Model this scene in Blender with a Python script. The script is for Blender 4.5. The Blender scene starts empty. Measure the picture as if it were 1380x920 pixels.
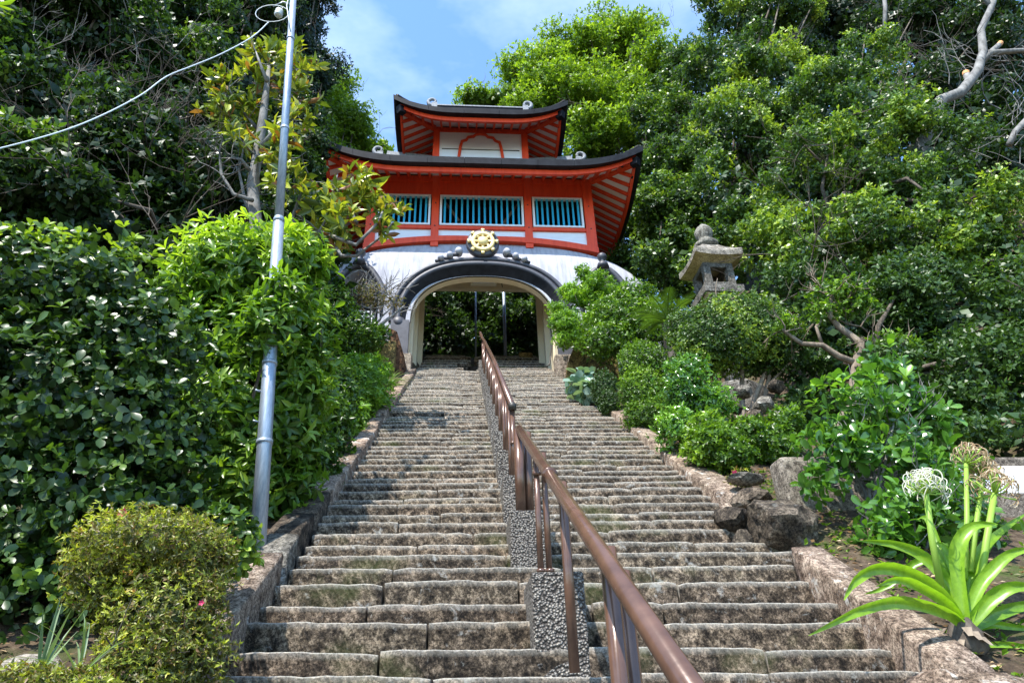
import bpy, bmesh, math, random
import numpy as np
from mathutils import Vector, Matrix, noise
R = math.radians
random.seed(7)
rng = np.random.default_rng(7)
S = bpy.context.scene
COL = S.collection

# ---------------------------------------------------------------- camera, sky, sun
F_PX, CXP, CYP = 900.0, 690.0, 460.0
PITCH, YAW, ROLL = R(29.5), R(4.6), R(1.8)
fw = Vector((math.sin(YAW)*math.cos(PITCH), math.cos(YAW)*math.cos(PITCH), math.sin(PITCH)))
r0 = Vector((math.cos(YAW), -math.sin(YAW), 0)); u0 = r0.cross(fw)
rt = r0*math.cos(ROLL) - u0*math.sin(ROLL); up = u0*math.cos(ROLL) + r0*math.sin(ROLL)
cam_d = bpy.data.cameras.new('camera'); cam = bpy.data.objects.new('camera', cam_d); COL.objects.link(cam)
cam_d.sensor_width = 36.0; cam_d.lens = 36.0*F_PX/1380.0; cam_d.clip_end = 2000; cam_d.clip_start = 0.05
cam.matrix_world = Matrix(((rt.x, up.x, -fw.x, 0), (rt.y, up.y, -fw.y, 0), (rt.z, up.z, -fw.z, 0), (0, 0, 0, 1)))
S.camera = cam

SUN_EL, SUN_AZ = R(59), R(213)      # azimuth clockwise from +Y: sun stands behind-left of the viewer
sdir = Vector((math.sin(SUN_AZ)*math.cos(SUN_EL), math.cos(SUN_AZ)*math.cos(SUN_EL), math.sin(SUN_EL)))
W = bpy.data.worlds.new('World'); S.world = W; W.use_nodes = True
wn = W.node_tree.nodes; wl = W.node_tree.links; bg = wn['Background']
sky = wn.new('ShaderNodeTexSky'); sky.sky_type = 'NISHITA'; sky.sun_disc = False
sky.sun_elevation = SUN_EL; sky.sun_rotation = SUN_AZ
sky.air_density = 1.0; sky.dust_density = 0.6; sky.ozone_density = 2.0
tcw = wn.new('ShaderNodeTexCoord'); nzw = wn.new('ShaderNodeTexNoise'); nzw.inputs['Scale'].default_value = 2.2
nzw.inputs['Detail'].default_value = 6; nzw.inputs['Roughness'].default_value = .6
mpw = wn.new('ShaderNodeMapping'); mpw.inputs['Scale'].default_value = (1, 1, 2.5)
crw = wn.new('ShaderNodeValToRGB'); crw.color_ramp.elements[0].position = .5; crw.color_ramp.elements[1].position = .95
crw.color_ramp.elements[0].color = (0, 0, 0, 1); crw.color_ramp.elements[1].color = (.4, .4, .4, 1)
mxw = wn.new('ShaderNodeMix'); mxw.data_type = 'RGBA'; mxw.inputs[7].default_value = (7.5, 8.0, 8.6, 1)
wl.new(tcw.outputs['Generated'], mpw.inputs[0]); wl.new(mpw.outputs[0], nzw.inputs['Vector'])
wl.new(nzw.outputs[0], crw.inputs[0]); wl.new(crw.outputs[0], mxw.inputs[0])
tnt = wn.new('ShaderNodeMix'); tnt.data_type = 'RGBA'; tnt.blend_type = 'MULTIPLY'; tnt.inputs[0].default_value = 1; tnt.inputs[7].default_value = (.98, 1.2, 1.3, 1)
wl.new(sky.outputs[0], tnt.inputs[6]); wl.new(tnt.outputs[2], mxw.inputs[6])
wl.new(mxw.outputs[2], bg.inputs[0]); bg.inputs[1].default_value = 0.15
sun_d = bpy.data.lights.new('sun', 'SUN'); sun_d.energy = 4.0; sun_d.angle = R(.53); sun_d.color = (1, .955, .88)
sun = bpy.data.objects.new('sun', sun_d); COL.objects.link(sun)
sun.rotation_euler = sdir.to_track_quat('Z', 'Y').to_euler()
vs = S.view_settings
vs.view_transform = 'Standard'; vs.look = 'None'; vs.exposure = 1.25; vs.gamma = 1.0; vs.use_curve_mapping = False
S.render.engine = 'CYCLES'
S.cycles.max_bounces = 7; S.cycles.diffuse_bounces = 4; S.cycles.glossy_bounces = 2; S.cycles.transmission_bounces = 4
S.cycles.transparent_max_bounces = 4

# ---------------------------------------------------------------- placing helpers
def at(px, py, Y):
    d = rt*((px-CXP)/F_PX) + up*((CYP-py)/F_PX) + fw
    return d*(Y/d.y)
def mpp(px, py, Y):                 # metres per photo pixel there
    return at(px, py, Y).dot(fw)/F_PX
SL, HB = .66, 2.05
def slope(y): return SL*y - HB
def sm(a, b, x):
    t = min(1, max(0, (x-a)/(b-a))); return t*t*(3-2*t)
def ground_z(x, y):
    z = max(-1.62, slope(y) if y < 14.0 else (slope(14.0)+.66*(min(y, 17.6)-14) if y < 17.6 else slope(17.6)+.12*(y-17.6)))
    n = noise.noise((x*.35, y*.35, 1.3))*.35 + noise.noise((x*1.3, y*1.3, 4.3))*.08
    if x < -1.25:
        z += .03 + .25*sm(-1.25, -3.2, x)*sm(2, 5, y)
        if x < -3.6: z += min(8.5, (-3.6-x)*.95)*sm(-1, 4, y) + n*sm(-3.6, -5, x)
    elif x > 2.35:
        z += .02
        if x > 5.6: z += min(7.5, (x-5.6)*.85)*sm(3, 7, y) + n*sm(5.6, 7, x)
    else:
        z -= .30 if y < 17.6 else 0.05
    if y > 24: z += (y-24)*.15
    return z

# ---------------------------------------------------------------- objects
def meta(o, label=None, cat=None, group=None, kind=None):
    if label: o['label'] = label
    if cat: o['category'] = cat
    if group: o['group'] = group
    if kind: o['kind'] = kind
    return o
def empty(name, loc=(0, 0, 0), **k):
    o = bpy.data.objects.new(name, None); COL.objects.link(o); o.location = loc
    o.empty_display_size = .2
    return meta(o, **k)
def link_mesh(name, me, mats, parent=None, smooth=False):
    o = bpy.data.objects.new(name, me); COL.objects.link(o)
    for m in (mats if isinstance(mats, (list, tuple)) else [mats]): me.materials.append(m)
    if smooth: me.polygons.foreach_set('use_smooth', [True]*len(me.polygons))
    if parent:
        o.parent = parent
        t = Vector(parent.location); p = parent.parent
        while p: t += p.location; p = p.parent
        me.transform(Matrix.Translation(-t))
    return o
class MB:
    def __init__(s): s.v = []; s.f = []; s.m = []
    def add(s, vs_, fs, mi=0):
        b = len(s.v); s.v += [tuple(v) for v in vs_]; s.f += [tuple(i+b for i in f) for f in fs]; s.m += [mi]*len(fs)
    def box(s, x0, x1, y0, y1, z0, z1, mi=0):
        s.add([(x0, y0, z0), (x1, y0, z0), (x1, y1, z0), (x0, y1, z0), (x0, y0, z1), (x1, y0, z1), (x1, y1, z1), (x0, y1, z1)],
              [(0, 3, 2, 1), (4, 5, 6, 7), (0, 1, 5, 4), (1, 2, 6, 5), (2, 3, 7, 6), (3, 0, 4, 7)], mi)
        return s
    def bar(s, p, q, w, h, mi=0, upv=(0, 0, 1)):
        p, q = Vector(p), Vector(q); d = (q-p).normalized(); a = d.cross(Vector(upv)).normalized(); b = a.cross(d).normalized()
        a *= w/2; b *= h/2
        s.add([p-a-b, p+a-b, p+a+b, p-a+b, q-a-b, q+a-b, q+a+b, q-a+b],
              [(0, 1, 2, 3), (7, 6, 5, 4), (0, 4, 5, 1), (1, 5, 6, 2), (2, 6, 7, 3), (3, 7, 4, 0)], mi)
        return s
    def tube(s, pts, rad, n=8, mi=0, caps=True):
        pts = [Vector(p) for p in pts]; rad = rad if isinstance(rad, (list, tuple)) else [rad]*len(pts)
        rings = []; a = None
        for i, p in enumerate(pts):
            d = (pts[min(i+1, len(pts)-1)] - pts[max(i-1, 0)]).normalized()
            if a is None: a = d.orthogonal().normalized()
            else:
                a = (a - d*a.dot(d))
                a = a.normalized() if a.length > 1e-6 else d.orthogonal().normalized()
            b = d.cross(a)
            rings.append([p + (a*math.cos(2*math.pi*k/n) + b*math.sin(2*math.pi*k/n))*rad[i] for k in range(n)])
        vs_ = [v for r in rings for v in r]; fs = []
        for i in range(len(pts)-1):
            for k in range(n):
                k2 = (k+1) % n; fs.append((i*n+k, i*n+k2, (i+1)*n+k2, (i+1)*n+k))
        if caps: fs += [tuple(range(n-1, -1, -1)), tuple((len(pts)-1)*n+k for k in range(n))]
        s.add(vs_, fs, mi); return s
    def lathe(s, c, prof, n=16, mi=0, axis='Z'):
        c = Vector(c); vs_ = []
        for r, h in prof:
            for k in range(n):
                a = 2*math.pi*k/n
                vs_.append(c + (Vector((r*math.cos(a), r*math.sin(a), h)) if axis == 'Z' else Vector((r*math.cos(a), -h, r*math.sin(a)))))
        fs = [(i*n+k, i*n+(k+1) % n, (i+1)*n+(k+1) % n, (i+1)*n+k) for i in range(len(prof)-1) for k in range(n)]
        fs += [tuple(range(n-1, -1, -1)), tuple((len(prof)-1)*n+k for k in range(n))]
        s.add(vs_, fs, mi); return s
    def grid(s, rows, mi=0, closed=False):
        nr, nc = len(rows), len(rows[0]); vs_ = [p for r in rows for p in r]
        fs = [(i*nc+j, i*nc+(j+1) % nc, (i+1)*nc+(j+1) % nc, (i+1)*nc+j) for i in range(nr-1) for j in range(nc if closed else nc-1)]
        s.add(vs_, fs, mi); return s
    def build(s, name, mats, parent=None, smooth=False, **k):
        me = bpy.data.meshes.new(name); me.from_pydata(s.v, [], s.f)
        me.polygons.foreach_set('material_index', s.m); me.update()
        bm = bmesh.new(); bm.from_mesh(me); bmesh.ops.recalc_face_normals(bm, faces=bm.faces); bm.to_mesh(me); bm.free()
        o = link_mesh(name, me, mats, parent, smooth)
        return meta(o, **k)
def bevel(o, w, seg=2):
    m = o.modifiers.new('bevel', 'BEVEL'); m.width = w; m.segments = seg; m.limit_method = 'ANGLE'; return o

# ---------------------------------------------------------------- materials
def mat(name, col, rough=.7, metal=0, spec=.5):
    m = bpy.data.materials.new(name); m.use_nodes = True; b = m.node_tree.nodes['Principled BSDF']
    b.inputs['Base Color'].default_value = (*col, 1); b.inputs['Roughness'].default_value = rough
    b.inputs['Metallic'].default_value = metal; b.inputs['Specular IOR Level'].default_value = spec
    return m
def nd(m, t, **k):
    n = m.node_tree.nodes.new(t)
    for a, v in k.items():
        if hasattr(n, a): setattr(n, a, v)
    return n
def ramp(m, stops, src):
    n = nd(m, 'ShaderNodeValToRGB'); e = n.color_ramp.elements
    while len(e) < len(stops): e.new(.5)
    for i, (p, c) in enumerate(stops): e[i].position = p; e[i].color = (*c, 1) if len(c) == 3 else c
    m.node_tree.links.new(src, n.inputs[0]); return n.outputs[0]
def noise_out(m, scale, detail=4, rough=.6, stretch=None, dist=0, world=True):
    n = nd(m, 'ShaderNodeTexNoise'); n.inputs['Scale'].default_value = scale; n.inputs['Detail'].default_value = detail
    n.inputs['Roughness'].default_value = rough; n.inputs['Distortion'].default_value = dist
    g = nd(m, 'ShaderNodeNewGeometry'); src = g.outputs['Position']
    if stretch:
        mp = nd(m, 'ShaderNodeMapping'); mp.inputs['Scale'].default_value = stretch
        m.node_tree.links.new(src, mp.inputs[0]); src = mp.outputs[0]
    m.node_tree.links.new(src, n.inputs['Vector']); return n.outputs[0]
def mixc(m, fac, a, b, mode='MIX'):
    n = nd(m, 'ShaderNodeMix'); n.data_type = 'RGBA'; n.blend_type = mode
    L = m.node_tree.links
    for sock, v in ((0, fac), (6, a), (7, b)):
        if isinstance(v, (int, float)): n.inputs[sock].default_value = v
        elif isinstance(v, tuple): n.inputs[sock].default_value = (*v, 1)
        else: L.new(v, n.inputs[sock])
    return n.outputs[2]
def setcol(m, src): m.node_tree.links.new(src, m.node_tree.nodes['Principled BSDF'].inputs['Base Color'])
def bump(m, src, strength=.5, dist=.02):
    b = nd(m, 'ShaderNodeBump'); b.inputs['Strength'].default_value = strength; b.inputs['Distance'].default_value = dist
    m.node_tree.links.new(src, b.inputs['Height']); m.node_tree.links.new(b.outputs[0], m.node_tree.nodes['Principled BSDF'].inputs['Normal'])
    return b
def rnd_obj(m): return nd(m, 'ShaderNodeObjectInfo').outputs['Random']

def stone_mat(name, dark, mid, light, lichen=.5, chisel=False, sc=1.0, bstr=.9, lich_col=(.55, .54, .50)):
    m = mat(name, mid, .9, 0, .25)
    n1 = noise_out(m, 9*sc, 9, .82); n2 = noise_out(m, 52*sc, 6, .8); n3 = noise_out(m, 2.2*sc, 3, .6)
    c1 = ramp(m, [(.40, dark), (.50, mid), (.60, light)], n1)
    c2 = ramp(m, [(.42, (.15, .13, .11)), (.55, (1.3, 1.26, 1.18))], n2)
    c = mixc(m, .85, c1, c2, 'MULTIPLY')
    c3 = ramp(m, [(.3, (.72, .68, .62)), (.7, (1.15, 1.1, 1.1))], n3)
    c = mixc(m, .7, c, c3, 'MULTIPLY')
    r = ramp(m, [(0, (.62, .60, .56)), (.3, (.95, .88, .82)), (.6, (1.0, 1.0, .93)), (1, (1.4, 1.3, 1.2))], rnd_obj(m))
    c = mixc(m, .8, c, r, 'MULTIPLY')
    lf = ramp(m, [(.60, (0, 0, 0)), (.68, (lichen, lichen, lichen))], noise_out(m, 5.5*sc, 5, .7, dist=.4))
    c = mixc(m, lf, c, lich_col)
    if chisel:
        c = mixc(m, ramp(m, [(.56, (0, 0, 0)), (.70, (.45, .45, .45))], noise_out(m, 1.9, 4, .6)), c, (.10, .12, .03))
        wa = nd(m, 'ShaderNodeAttribute'); wa.attribute_name = 'worn_sunlit'
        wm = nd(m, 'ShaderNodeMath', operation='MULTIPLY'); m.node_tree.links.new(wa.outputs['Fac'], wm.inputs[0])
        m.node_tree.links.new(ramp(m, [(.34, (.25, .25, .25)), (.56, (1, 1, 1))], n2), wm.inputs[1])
        c = mixc(m, wm.outputs[0], c, (.72, .67, .58))  # pale worn stone that also paints in the sunlit step edges
    setcol(m, c)
    h = n1
    mm = nd(m, 'ShaderNodeMath', operation='MULTIPLY_ADD'); mm.inputs[1].default_value = .5
    m.node_tree.links.new(n2, mm.inputs[0]); m.node_tree.links.new(n1, mm.inputs[2]); h = mm.outputs[0]
    if chisel:
        w = nd(m, 'ShaderNodeTexWave'); w.wave_type = 'BANDS'; w.bands_direction = 'X'; w.inputs['Scale'].default_value = 9; w.inputs['Distortion'].default_value = 5
        w.inputs['Detail'].default_value = 2
        g = nd(m, 'ShaderNodeNewGeometry'); mp = nd(m, 'ShaderNodeMapping'); mp.inputs['Rotation'].default_value = (0, R(32), 0)
        m.node_tree.links.new(g.outputs['Position'], mp.inputs[0]); m.node_tree.links.new(mp.outputs[0], w.inputs['Vector'])
        m2 = nd(m, 'ShaderNodeMath', operation='MULTIPLY_ADD'); m2.inputs[1].default_value = .35
        m.node_tree.links.new(w.outputs[1], m2.inputs[0]); m.node_tree.links.new(h, m2.inputs[2]); h = m2.outputs[0]
    bump(m, h, bstr, .03)
    return m
M = {}
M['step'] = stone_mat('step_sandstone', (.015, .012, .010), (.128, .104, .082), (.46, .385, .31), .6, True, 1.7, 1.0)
M['coping'] = stone_mat('coping_sandstone', (.08, .058, .046), (.25, .20, .17), (.44, .38, .33), .85, False, 1.3, .6)
M['darkrock'] = stone_mat('dark_rock', (.02, .018, .016), (.085, .072, .06), (.22, .19, .16), .25)
M['greyrock'] = stone_mat('grey_rock', (.06, .06, .06), (.2, .2, .19), (.4, .4, .38), .8)
M['palerock'] = stone_mat('pale_rock', (.25, .24, .22), (.5, .49, .46), (.7, .69, .66), .3)
M['mossblock'] = stone_mat('mossy_block', (.05, .04, .02), (.22, .17, .07), (.4, .32, .12), .4, lich_col=(.34, .36, .04))
M['browns'] = stone_mat('brown_slab', (.03, .015, .01), (.12, .06, .035), (.2, .12, .07), .2)
M['lantern'] = stone_mat('lantern_granite', (.08, .08, .078), (.22, .22, .21), (.36, .36, .35), .5, sc=1.4)
M['lantern_bounce'] = stone_mat('lantern_bounce_stone', (.26, .22, .12), (.42, .37, .22), (.50, .45, .3), .2, sc=1.4, bstr=.4)  # stone colour with warm bounced light painted in, for undersides
M['concrete'] = stone_mat('weathered_concrete', (.10, .09, .08), (.25, .23, .21), (.38, .36, .33), .3)

m = mat('exposed_aggregate', (.3, .29, .27), .85, 0, .3)
v = nd(m, 'ShaderNodeTexVoronoi'); v.inputs['Scale'].default_value = 75; v.inputs['Randomness'].default_value = 1
g = nd(m, 'ShaderNodeNewGeometry'); m.node_tree.links.new(g.outputs['Position'], v.inputs['Vector'])
pc = mixc(m, 1.0, ramp(m, [(0, (.46, .43, .39)), (.4, (.30, .275, .25)), (.66, (.08, .07, .062))], v.outputs['Distance']),
          ramp(m, [(0, (.45, .42, .4)), (.5, (.8, .8, .8)), (1, (1.3, 1.28, 1.2))], v.outputs['Color']), 'MULTIPLY')
setcol(m, pc)
inv = nd(m, 'ShaderNodeMath', operation='SUBTRACT'); inv.inputs[0].default_value = 1; m.node_tree.links.new(v.outputs['Distance'], inv.inputs[1])
bump(m, inv.outputs[0], 1, .03); M['aggregate'] = m

m = mat('vermilion_paint', (.62, .055, .018), .5, 0, .4)
setcol(m, ramp(m, [(.3, (.66, .045, .010)), (.55, (.82, .07, .014)), (.75, (.84, .10, .03))], noise_out(m, 4, 7, .7, (2.5, 1, .3)))); bump(m, noise_out(m, 30, 3, .6, (1, 1, .2)), .12, .01); M['red'] = m
m = mat('white_plaster', (.8, .8, .82), .8, 0, .3)
setcol(m, mixc(m, 1.0, ramp(m, [(.3, (.34, .34, .38)), (.62, (.42, .42, .46))], noise_out(m, 1.6, 6, .65)),
               ramp(m, [(.38, (.76, .76, .78)), (.55, (1, 1, 1))], noise_out(m, 3.0, 4, .7, (4, 1, .35))), 'MULTIPLY'))
bump(m, noise_out(m, 40, 4, .6), .2, .01); M['plaster'] = m
M['whitepanel'] = mat('white_painted_board', (.74, .78, .84), .55)
setcol(M['whitepanel'], ramp(M['whitepanel'], [(.3, (.78, .81, .86)), (.7, (.88, .90, .93))], noise_out(M['whitepanel'], 6, 4, .6, (.5, 1, 5))))
M['soffit'] = mat('soffit_board', (.86, .80, .76), .7)
M['whiteframe'] = mat('white_frame_paint', (.8, .82, .85), .45)
m = mat('dark_roof_copper', (.035, .037, .045), .55, .2)
setcol(m, ramp(m, [(.35, (.010, .010, .013)), (.7, (.026, .027, .033))], noise_out(m, 4, 5, .65))); m.node_tree.nodes['Principled BSDF'].inputs['Metallic'].default_value = 0; m.node_tree.nodes['Principled BSDF'].inputs['Specular IOR Level'].default_value = .15; M['black'] = m
M['moulding'] = mat('grey_moulding', (.11, .11, .13), .5)
setcol(M['moulding'], ramp(M['moulding'], [(.3, (.032, .032, .042)), (.7, (.075, .075, .09))], noise_out(M['moulding'], 5, 5, .7)))
M['tilegrey'] = mat('pale_ridge_tile', (.36, .39, .42), .7)
setcol(M['tilegrey'], ramp(M['tilegrey'], [(.35, (.12, .13, .15)), (.65, (.27, .29, .32))], noise_out(M['tilegrey'], 14, 4, .7)))
m = mat('cream_plaster', (.66, .57, .40), .8, 0, .3)
setcol(m, ramp(m, [(.3, (.60, .51, .35)), (.7, (.72, .64, .47))], noise_out(m, 2, 5, .6, (1, 1, .5)))); M['cream'] = m
M['blue'] = mat('blue_bar_paint', (.01, .36, .58), .5)
M['brace'] = mat('brown_brace_wood', (.22, .13, .08), .7)
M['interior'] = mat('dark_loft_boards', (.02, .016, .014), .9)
M['gold'] = mat('gold_leaf_paint', (.78, .62, .28), .5, .15)
M['lampwhite'] = mat('lamp_housing', (.72, .68, .55), .4)
M['cable'] = mat('black_cable', (.03, .025, .02), .5)
m = mat('brown_rail_paint', (.13, .055, .035), .22, .15, .6)
c = ramp(m, [(.3, (.085, .045, .030)), (.65, (.15, .08, .053))], noise_out(m, 7, 4, .6))
c = mixc(m, ramp(m, [(.70, (0, 0, 0)), (.73, (.7, .7, .7))], noise_out(m, 38, 4, .7, (1, .35, .35))), c, (.42, .36, .33))
setcol(m, c); bump(m, noise_out(m, 18, 3, .6), .08, .01); M['rail'] = m
m = mat('galvanised_steel', (.42, .46, .52), .42, .55)
setcol(m, mixc(m, ramp(m, [(.62, (0, 0, 0)), (.72, (.5, .5, .5))], noise_out(m, 9, 5, .7, (3, 3, .5))),
               ramp(m, [(.3, (.20, .24, .30)), (.5, (.31, .36, .42)), (.7, (.44, .48, .54))], noise_out(m, 14, 6, .75, (6, 6, .6))), (.2, .2, .2)))
M['steel'] = m
M['wire'] = mat('pale_wire_sheath', (.55, .62, .68), .5)
M['porcelain'] = mat('insulator_porcelain', (.5, .55, .55), .3)
m = mat('forest_soil', (.07, .05, .035), .95, 0, .2)
cc = ramp(m, [(.3, (.022, .016, .011)), (.5, (.075, .052, .034)), (.7, (.16, .12, .08))], noise_out(m, 14, 8, .75))
cc = mixc(m, ramp(m, [(.52, (0, 0, 0)), (.64, (.8, .8, .8))], noise_out(m, 2.3, 5, .65)), cc, (.055, .085, .018))
setcol(m, cc); bump(m, noise_out(m, 40, 6, .7), .8, .03); M['soil'] = m
m = mat('landing_stone', (.2, .17, .13), .9); setcol(m, ramp(m, [(.3, (.07, .055, .04)), (.7, (.33, .27, .2))], noise_out(m, 6, 7, .75))); bump(m, noise_out(m, 12, 6, .7), .7, .03); M['landing'] = m

def bark_mat(name, a, b, sc=12):
    m = mat(name, a, .85, 0, .2); setcol(m, ramp(m, [(.35, a), (.65, b)], noise_out(m, sc, 6, .7, (1, 1, .4))))
    bump(m, noise_out(m, sc*3, 4, .7, (1, 1, .3)), .6, .02); return m
M['bark'] = bark_mat('dark_bark', (.05, .038, .03), (.15, .125, .10))
M['greybark'] = bark_mat('pale_grey_bark', (.09, .085, .08), (.28, .27, .255), 7)
M['warmbark'] = bark_mat('warm_pruned_bark', (.11, .08, .06), (.30, .24, .18), 8)
M['cutwood'] = mat('fresh_cut_wood', (.62, .30, .12), .8)

def leaf_mat(name, stops, rough=.38, trans=.35, spec=.5, tint=(1.25, 1.35, .45)):
    """stops: list of (pos, colour) picked at random leaf by leaf through the 'tone' attribute"""
    m = bpy.data.materials.new(name); m.use_nodes = True; nt = m.node_tree; b = nt.nodes['Principled BSDF']
    a = nt.nodes.new('ShaderNodeAttribute'); a.attribute_name = 'tone'
    c = ramp(m, stops, a.outputs['Fac'])
    nt.links.new(c, b.inputs['Base Color']); b.inputs['Roughness'].default_value = rough; b.inputs['Specular IOR Level'].default_value = spec
    t = nt.nodes.new('ShaderNodeBsdfTranslucent'); tc = mixc(m, 1.0, c, tint, 'MULTIPLY'); nt.links.new(tc, t.inputs[0])
    mx = nt.nodes.new('ShaderNodeMixShader'); mx.inputs[0].default_value = trans
    nt.links.new(b.outputs[0], mx.inputs[1]); nt.links.new(t.outputs[0], mx.inputs[2])
    nt.links.new(mx.outputs[0], nt.nodes['Material Output'].inputs[0]); return m
L = {}
L['forest'] = leaf_mat('forest_leaves', [(0, (.018, .04, .010)), (.5, (.04, .085, .018)), (.85, (.08, .16, .025)), (1, (.16, .24, .04))], .42)
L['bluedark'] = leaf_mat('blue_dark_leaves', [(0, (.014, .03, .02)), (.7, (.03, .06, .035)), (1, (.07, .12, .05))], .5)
L['camphor'] = leaf_mat('yellow_green_crown_leaves', [(0, (.08, .15, .015)), (.5, (.24, .36, .03)), (1, (.50, .62, .07))], .45, .42)
L['ivy'] = leaf_mat('glossy_vine_leaves', [(0, (.03, .065, .016)), (.5, (.07, .14, .022)), (.8, (.17, .28, .03)), (1, (.34, .44, .06))], .42, .3)
L['fresh'] = leaf_mat('fresh_green_leaves', [(0, (.04, .09, .015)), (.5, (.12, .23, .022)), (1, (.32, .48, .05))], .33, .4)
L['round'] = leaf_mat('round_glossy_leaves', [(0, (.022, .048, .012)), (.5, (.048, .10, .018)), (.75, (.12, .21, .03)), (1, (.34, .46, .05))], .36, .3, .45)
L['bright'] = leaf_mat('bright_lance_leaves', [(0, (.05, .11, .02)), (.45, (.15, .27, .025)), (1, (.42, .56, .06))], .33, .4)
L['azalea'] = leaf_mat('olive_azalea_leaves', [(0, (.07, .09, .02)), (.3, (.17, .17, .04)), (.38, (.20, .11, .06)), (.46, (.24, .28, .035)), (.7, (.42, .46, .05)), (.88, (.62, .58, .12)), (1, (.38, .17, .08))], .45, .35)
L['magnolia'] = leaf_mat('magnolia_leaves', [(0, (.08, .12, .02)), (.28, (.17, .23, .03)), (.5, (.34, .38, .035)), (.68, (.55, .53, .06)), (.78, (.24, .10, .03)), (1, (.30, .14, .05))], .35, .3)
L['camellia'] = leaf_mat('broad_camellia_leaves', [(0, (.045, .12, .025)), (.5, (.10, .23, .03)), (1, (.26, .46, .05))], .22, .35, .7)
L['feather'] = leaf_mat('feathery_leaves', [(0, (.07, .16, .02)), (.5, (.17, .32, .03)), (1, (.34, .52, .05))], .45, .4)
L['twiggy'] = leaf_mat('sparse_rusty_leaves', [(0, (.10, .09, .03)), (.5, (.2, .2, .05)), (.8, (.30, .16, .08)), (1, (.4, .34, .1))], .5, .3)
L['strap'] = leaf_mat('crinum_leaves', [(0, (.14, .30, .02)), (1, (.30, .50, .04))], .32, .45, .5)
m = L['strap']; bs = m.node_tree.nodes['Principled BSDF']; old = bs.inputs['Base Color'].links[0].from_socket
sv = ramp(m, [(.35, (.72, .78, .7)), (.6, (1.08, 1.05, 1.0))], noise_out(m, 22, 5, .7)); nw = mixc(m, 1.0, old, sv, 'MULTIPLY')
nw = mixc(m, ramp(m, [(.66, (0, 0, 0)), (.74, (.7, .7, .7))], noise_out(m, 13, 5, .7)), nw, (.42, .36, .12))
for l_ in list(old.links):
    if l_.to_node != nw.node and l_.to_node.type in ('BSDF_PRINCIPLED', 'MIX'):
        if not (l_.to_node.type == 'MIX' and l_.to_node.blend_type == 'MULTIPLY' and l_.to_socket == l_.to_node.inputs[6] and l_.to_node.outputs[2].links and l_.to_node.outputs[2].links[0].to_node.type == 'MIX'): m.node_tree.links.new(nw, l_.to_socket)
L['blade'] = leaf_mat('grey_green_blades', [(0, (.10, .17, .09)), (1, (.22, .30, .14))], .45, .3)
L['petalw'] = leaf_mat('white_petals', [(0, (.75, .76, .6)), (1, (.85, .85, .78))], .6, .4, tint=(1, 1, .9))
L['petalb'] = leaf_mat('withered_petals', [(0, (.35, .22, .12)), (.6, (.5, .36, .2)), (1, (.75, .68, .5))], .7, .3, tint=(1, .9, .8))
L['bud'] = leaf_mat('green_flower_tubes', [(0, (.3, .48, .07)), (1, (.5, .62, .14))], .5, .4)
L['pink'] = leaf_mat('pink_petals', [(0, (.7, .05, .16)), (1, (.8, .12, .25))], .5, .4, tint=(1, .8, .9))
L['kale'] = leaf_mat('blue_grey_leaves', [(0, (.10, .19, .13)), (1, (.34, .44, .36))], .4, .25)

# ---------------------------------------------------------------- foliage generator
T4 = (np.array([[0, 0, 0], [.5, -.5, .05], [1, 0, -.06], [.5, .5, .05]]), [(0, 1, 3), (1, 2, 3)])
T5 = (np.array([[0, 0, 0], [.45, -.5, .10], [.5, 0, 0], [.45, .5, .10], [1, 0, -.12]]), [(0, 1, 2), (0, 2, 3), (1, 4, 2), (2, 4, 3)])
T8 = (np.array([[0, 0, 0], [.28, -.38, .07], [.28, 0, .0], [.28, .38, .07], [.66, -.46, .04], [.68, 0, -.04], [.66, .46, .04], [1, 0, -.16]]),
      [(0, 1, 2), (0, 2, 3), (1, 4, 5, 2), (2, 5, 6, 3), (4, 7, 5), (5, 7, 6)])
T8R = (np.array([[0, 0, 0], [.25, -.24, .03], [.27, 0, .0], [.25, .24, .03], [.55, -.45, .05], [.55, 0, -.01], [.55, .45, .05], [.83, -.38, .0], [.82, 0, -.05], [.83, .38, .0], [1, 0, -.10]]),
       [(0, 1, 2), (0, 2, 3), (1, 4, 5, 2), (2, 5, 6, 3), (4, 7, 8, 5), (5, 8, 9, 6), (7, 10, 8), (8, 10, 9)])
def nrm(a): return a/np.maximum(1e-9, np.linalg.norm(a, axis=1, keepdims=True))
def sines(p, s):
    ph = [1.7*s, 2.3*s+1, .9*s+2]
    return (np.sin(p[:, 0]*2.1+ph[0]+1.3*np.sin(p[:, 1]*1.7+s))*np.sin(p[:, 1]*2.6+ph[1])*np.sin(p[:, 2]*2.3+ph[2]) +
            .6*np.sin(p[:, 0]*5.3+p[:, 2]*4.1+ph[1])*np.sin(p[:, 1]*4.7+ph[2]))
def lobes_points(lobes, n, shell=.55, bumpy=.16, cull=.55):
    lo = np.array([l[:6] for l in lobes], float)
    w = (lo[:, 3]*lo[:, 4] + lo[:, 3]*lo[:, 5] + lo[:, 4]*lo[:, 5]); w /= w.sum()
    i = rng.choice(len(lo), n, p=w); c = lo[i, :3]; r = lo[i, 3:6]
    d = nrm(rng.normal(size=(n, 3)))
    k = 1 - shell*rng.random(n)**1.7
    k = k*(1 + bumpy*sines(d*2.2 + c, 1.0) + .10*rng.normal(size=n))
    p = c + d*r*k[:, None]; nm = nrm(d/r)
    if cull:
        cd = nrm(p); back = (nm*cd).sum(1) > .35
        keep = ~(back & (rng.random(n) < cull)); p, nm = p[keep], nm[keep]
    return p, nm
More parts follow.
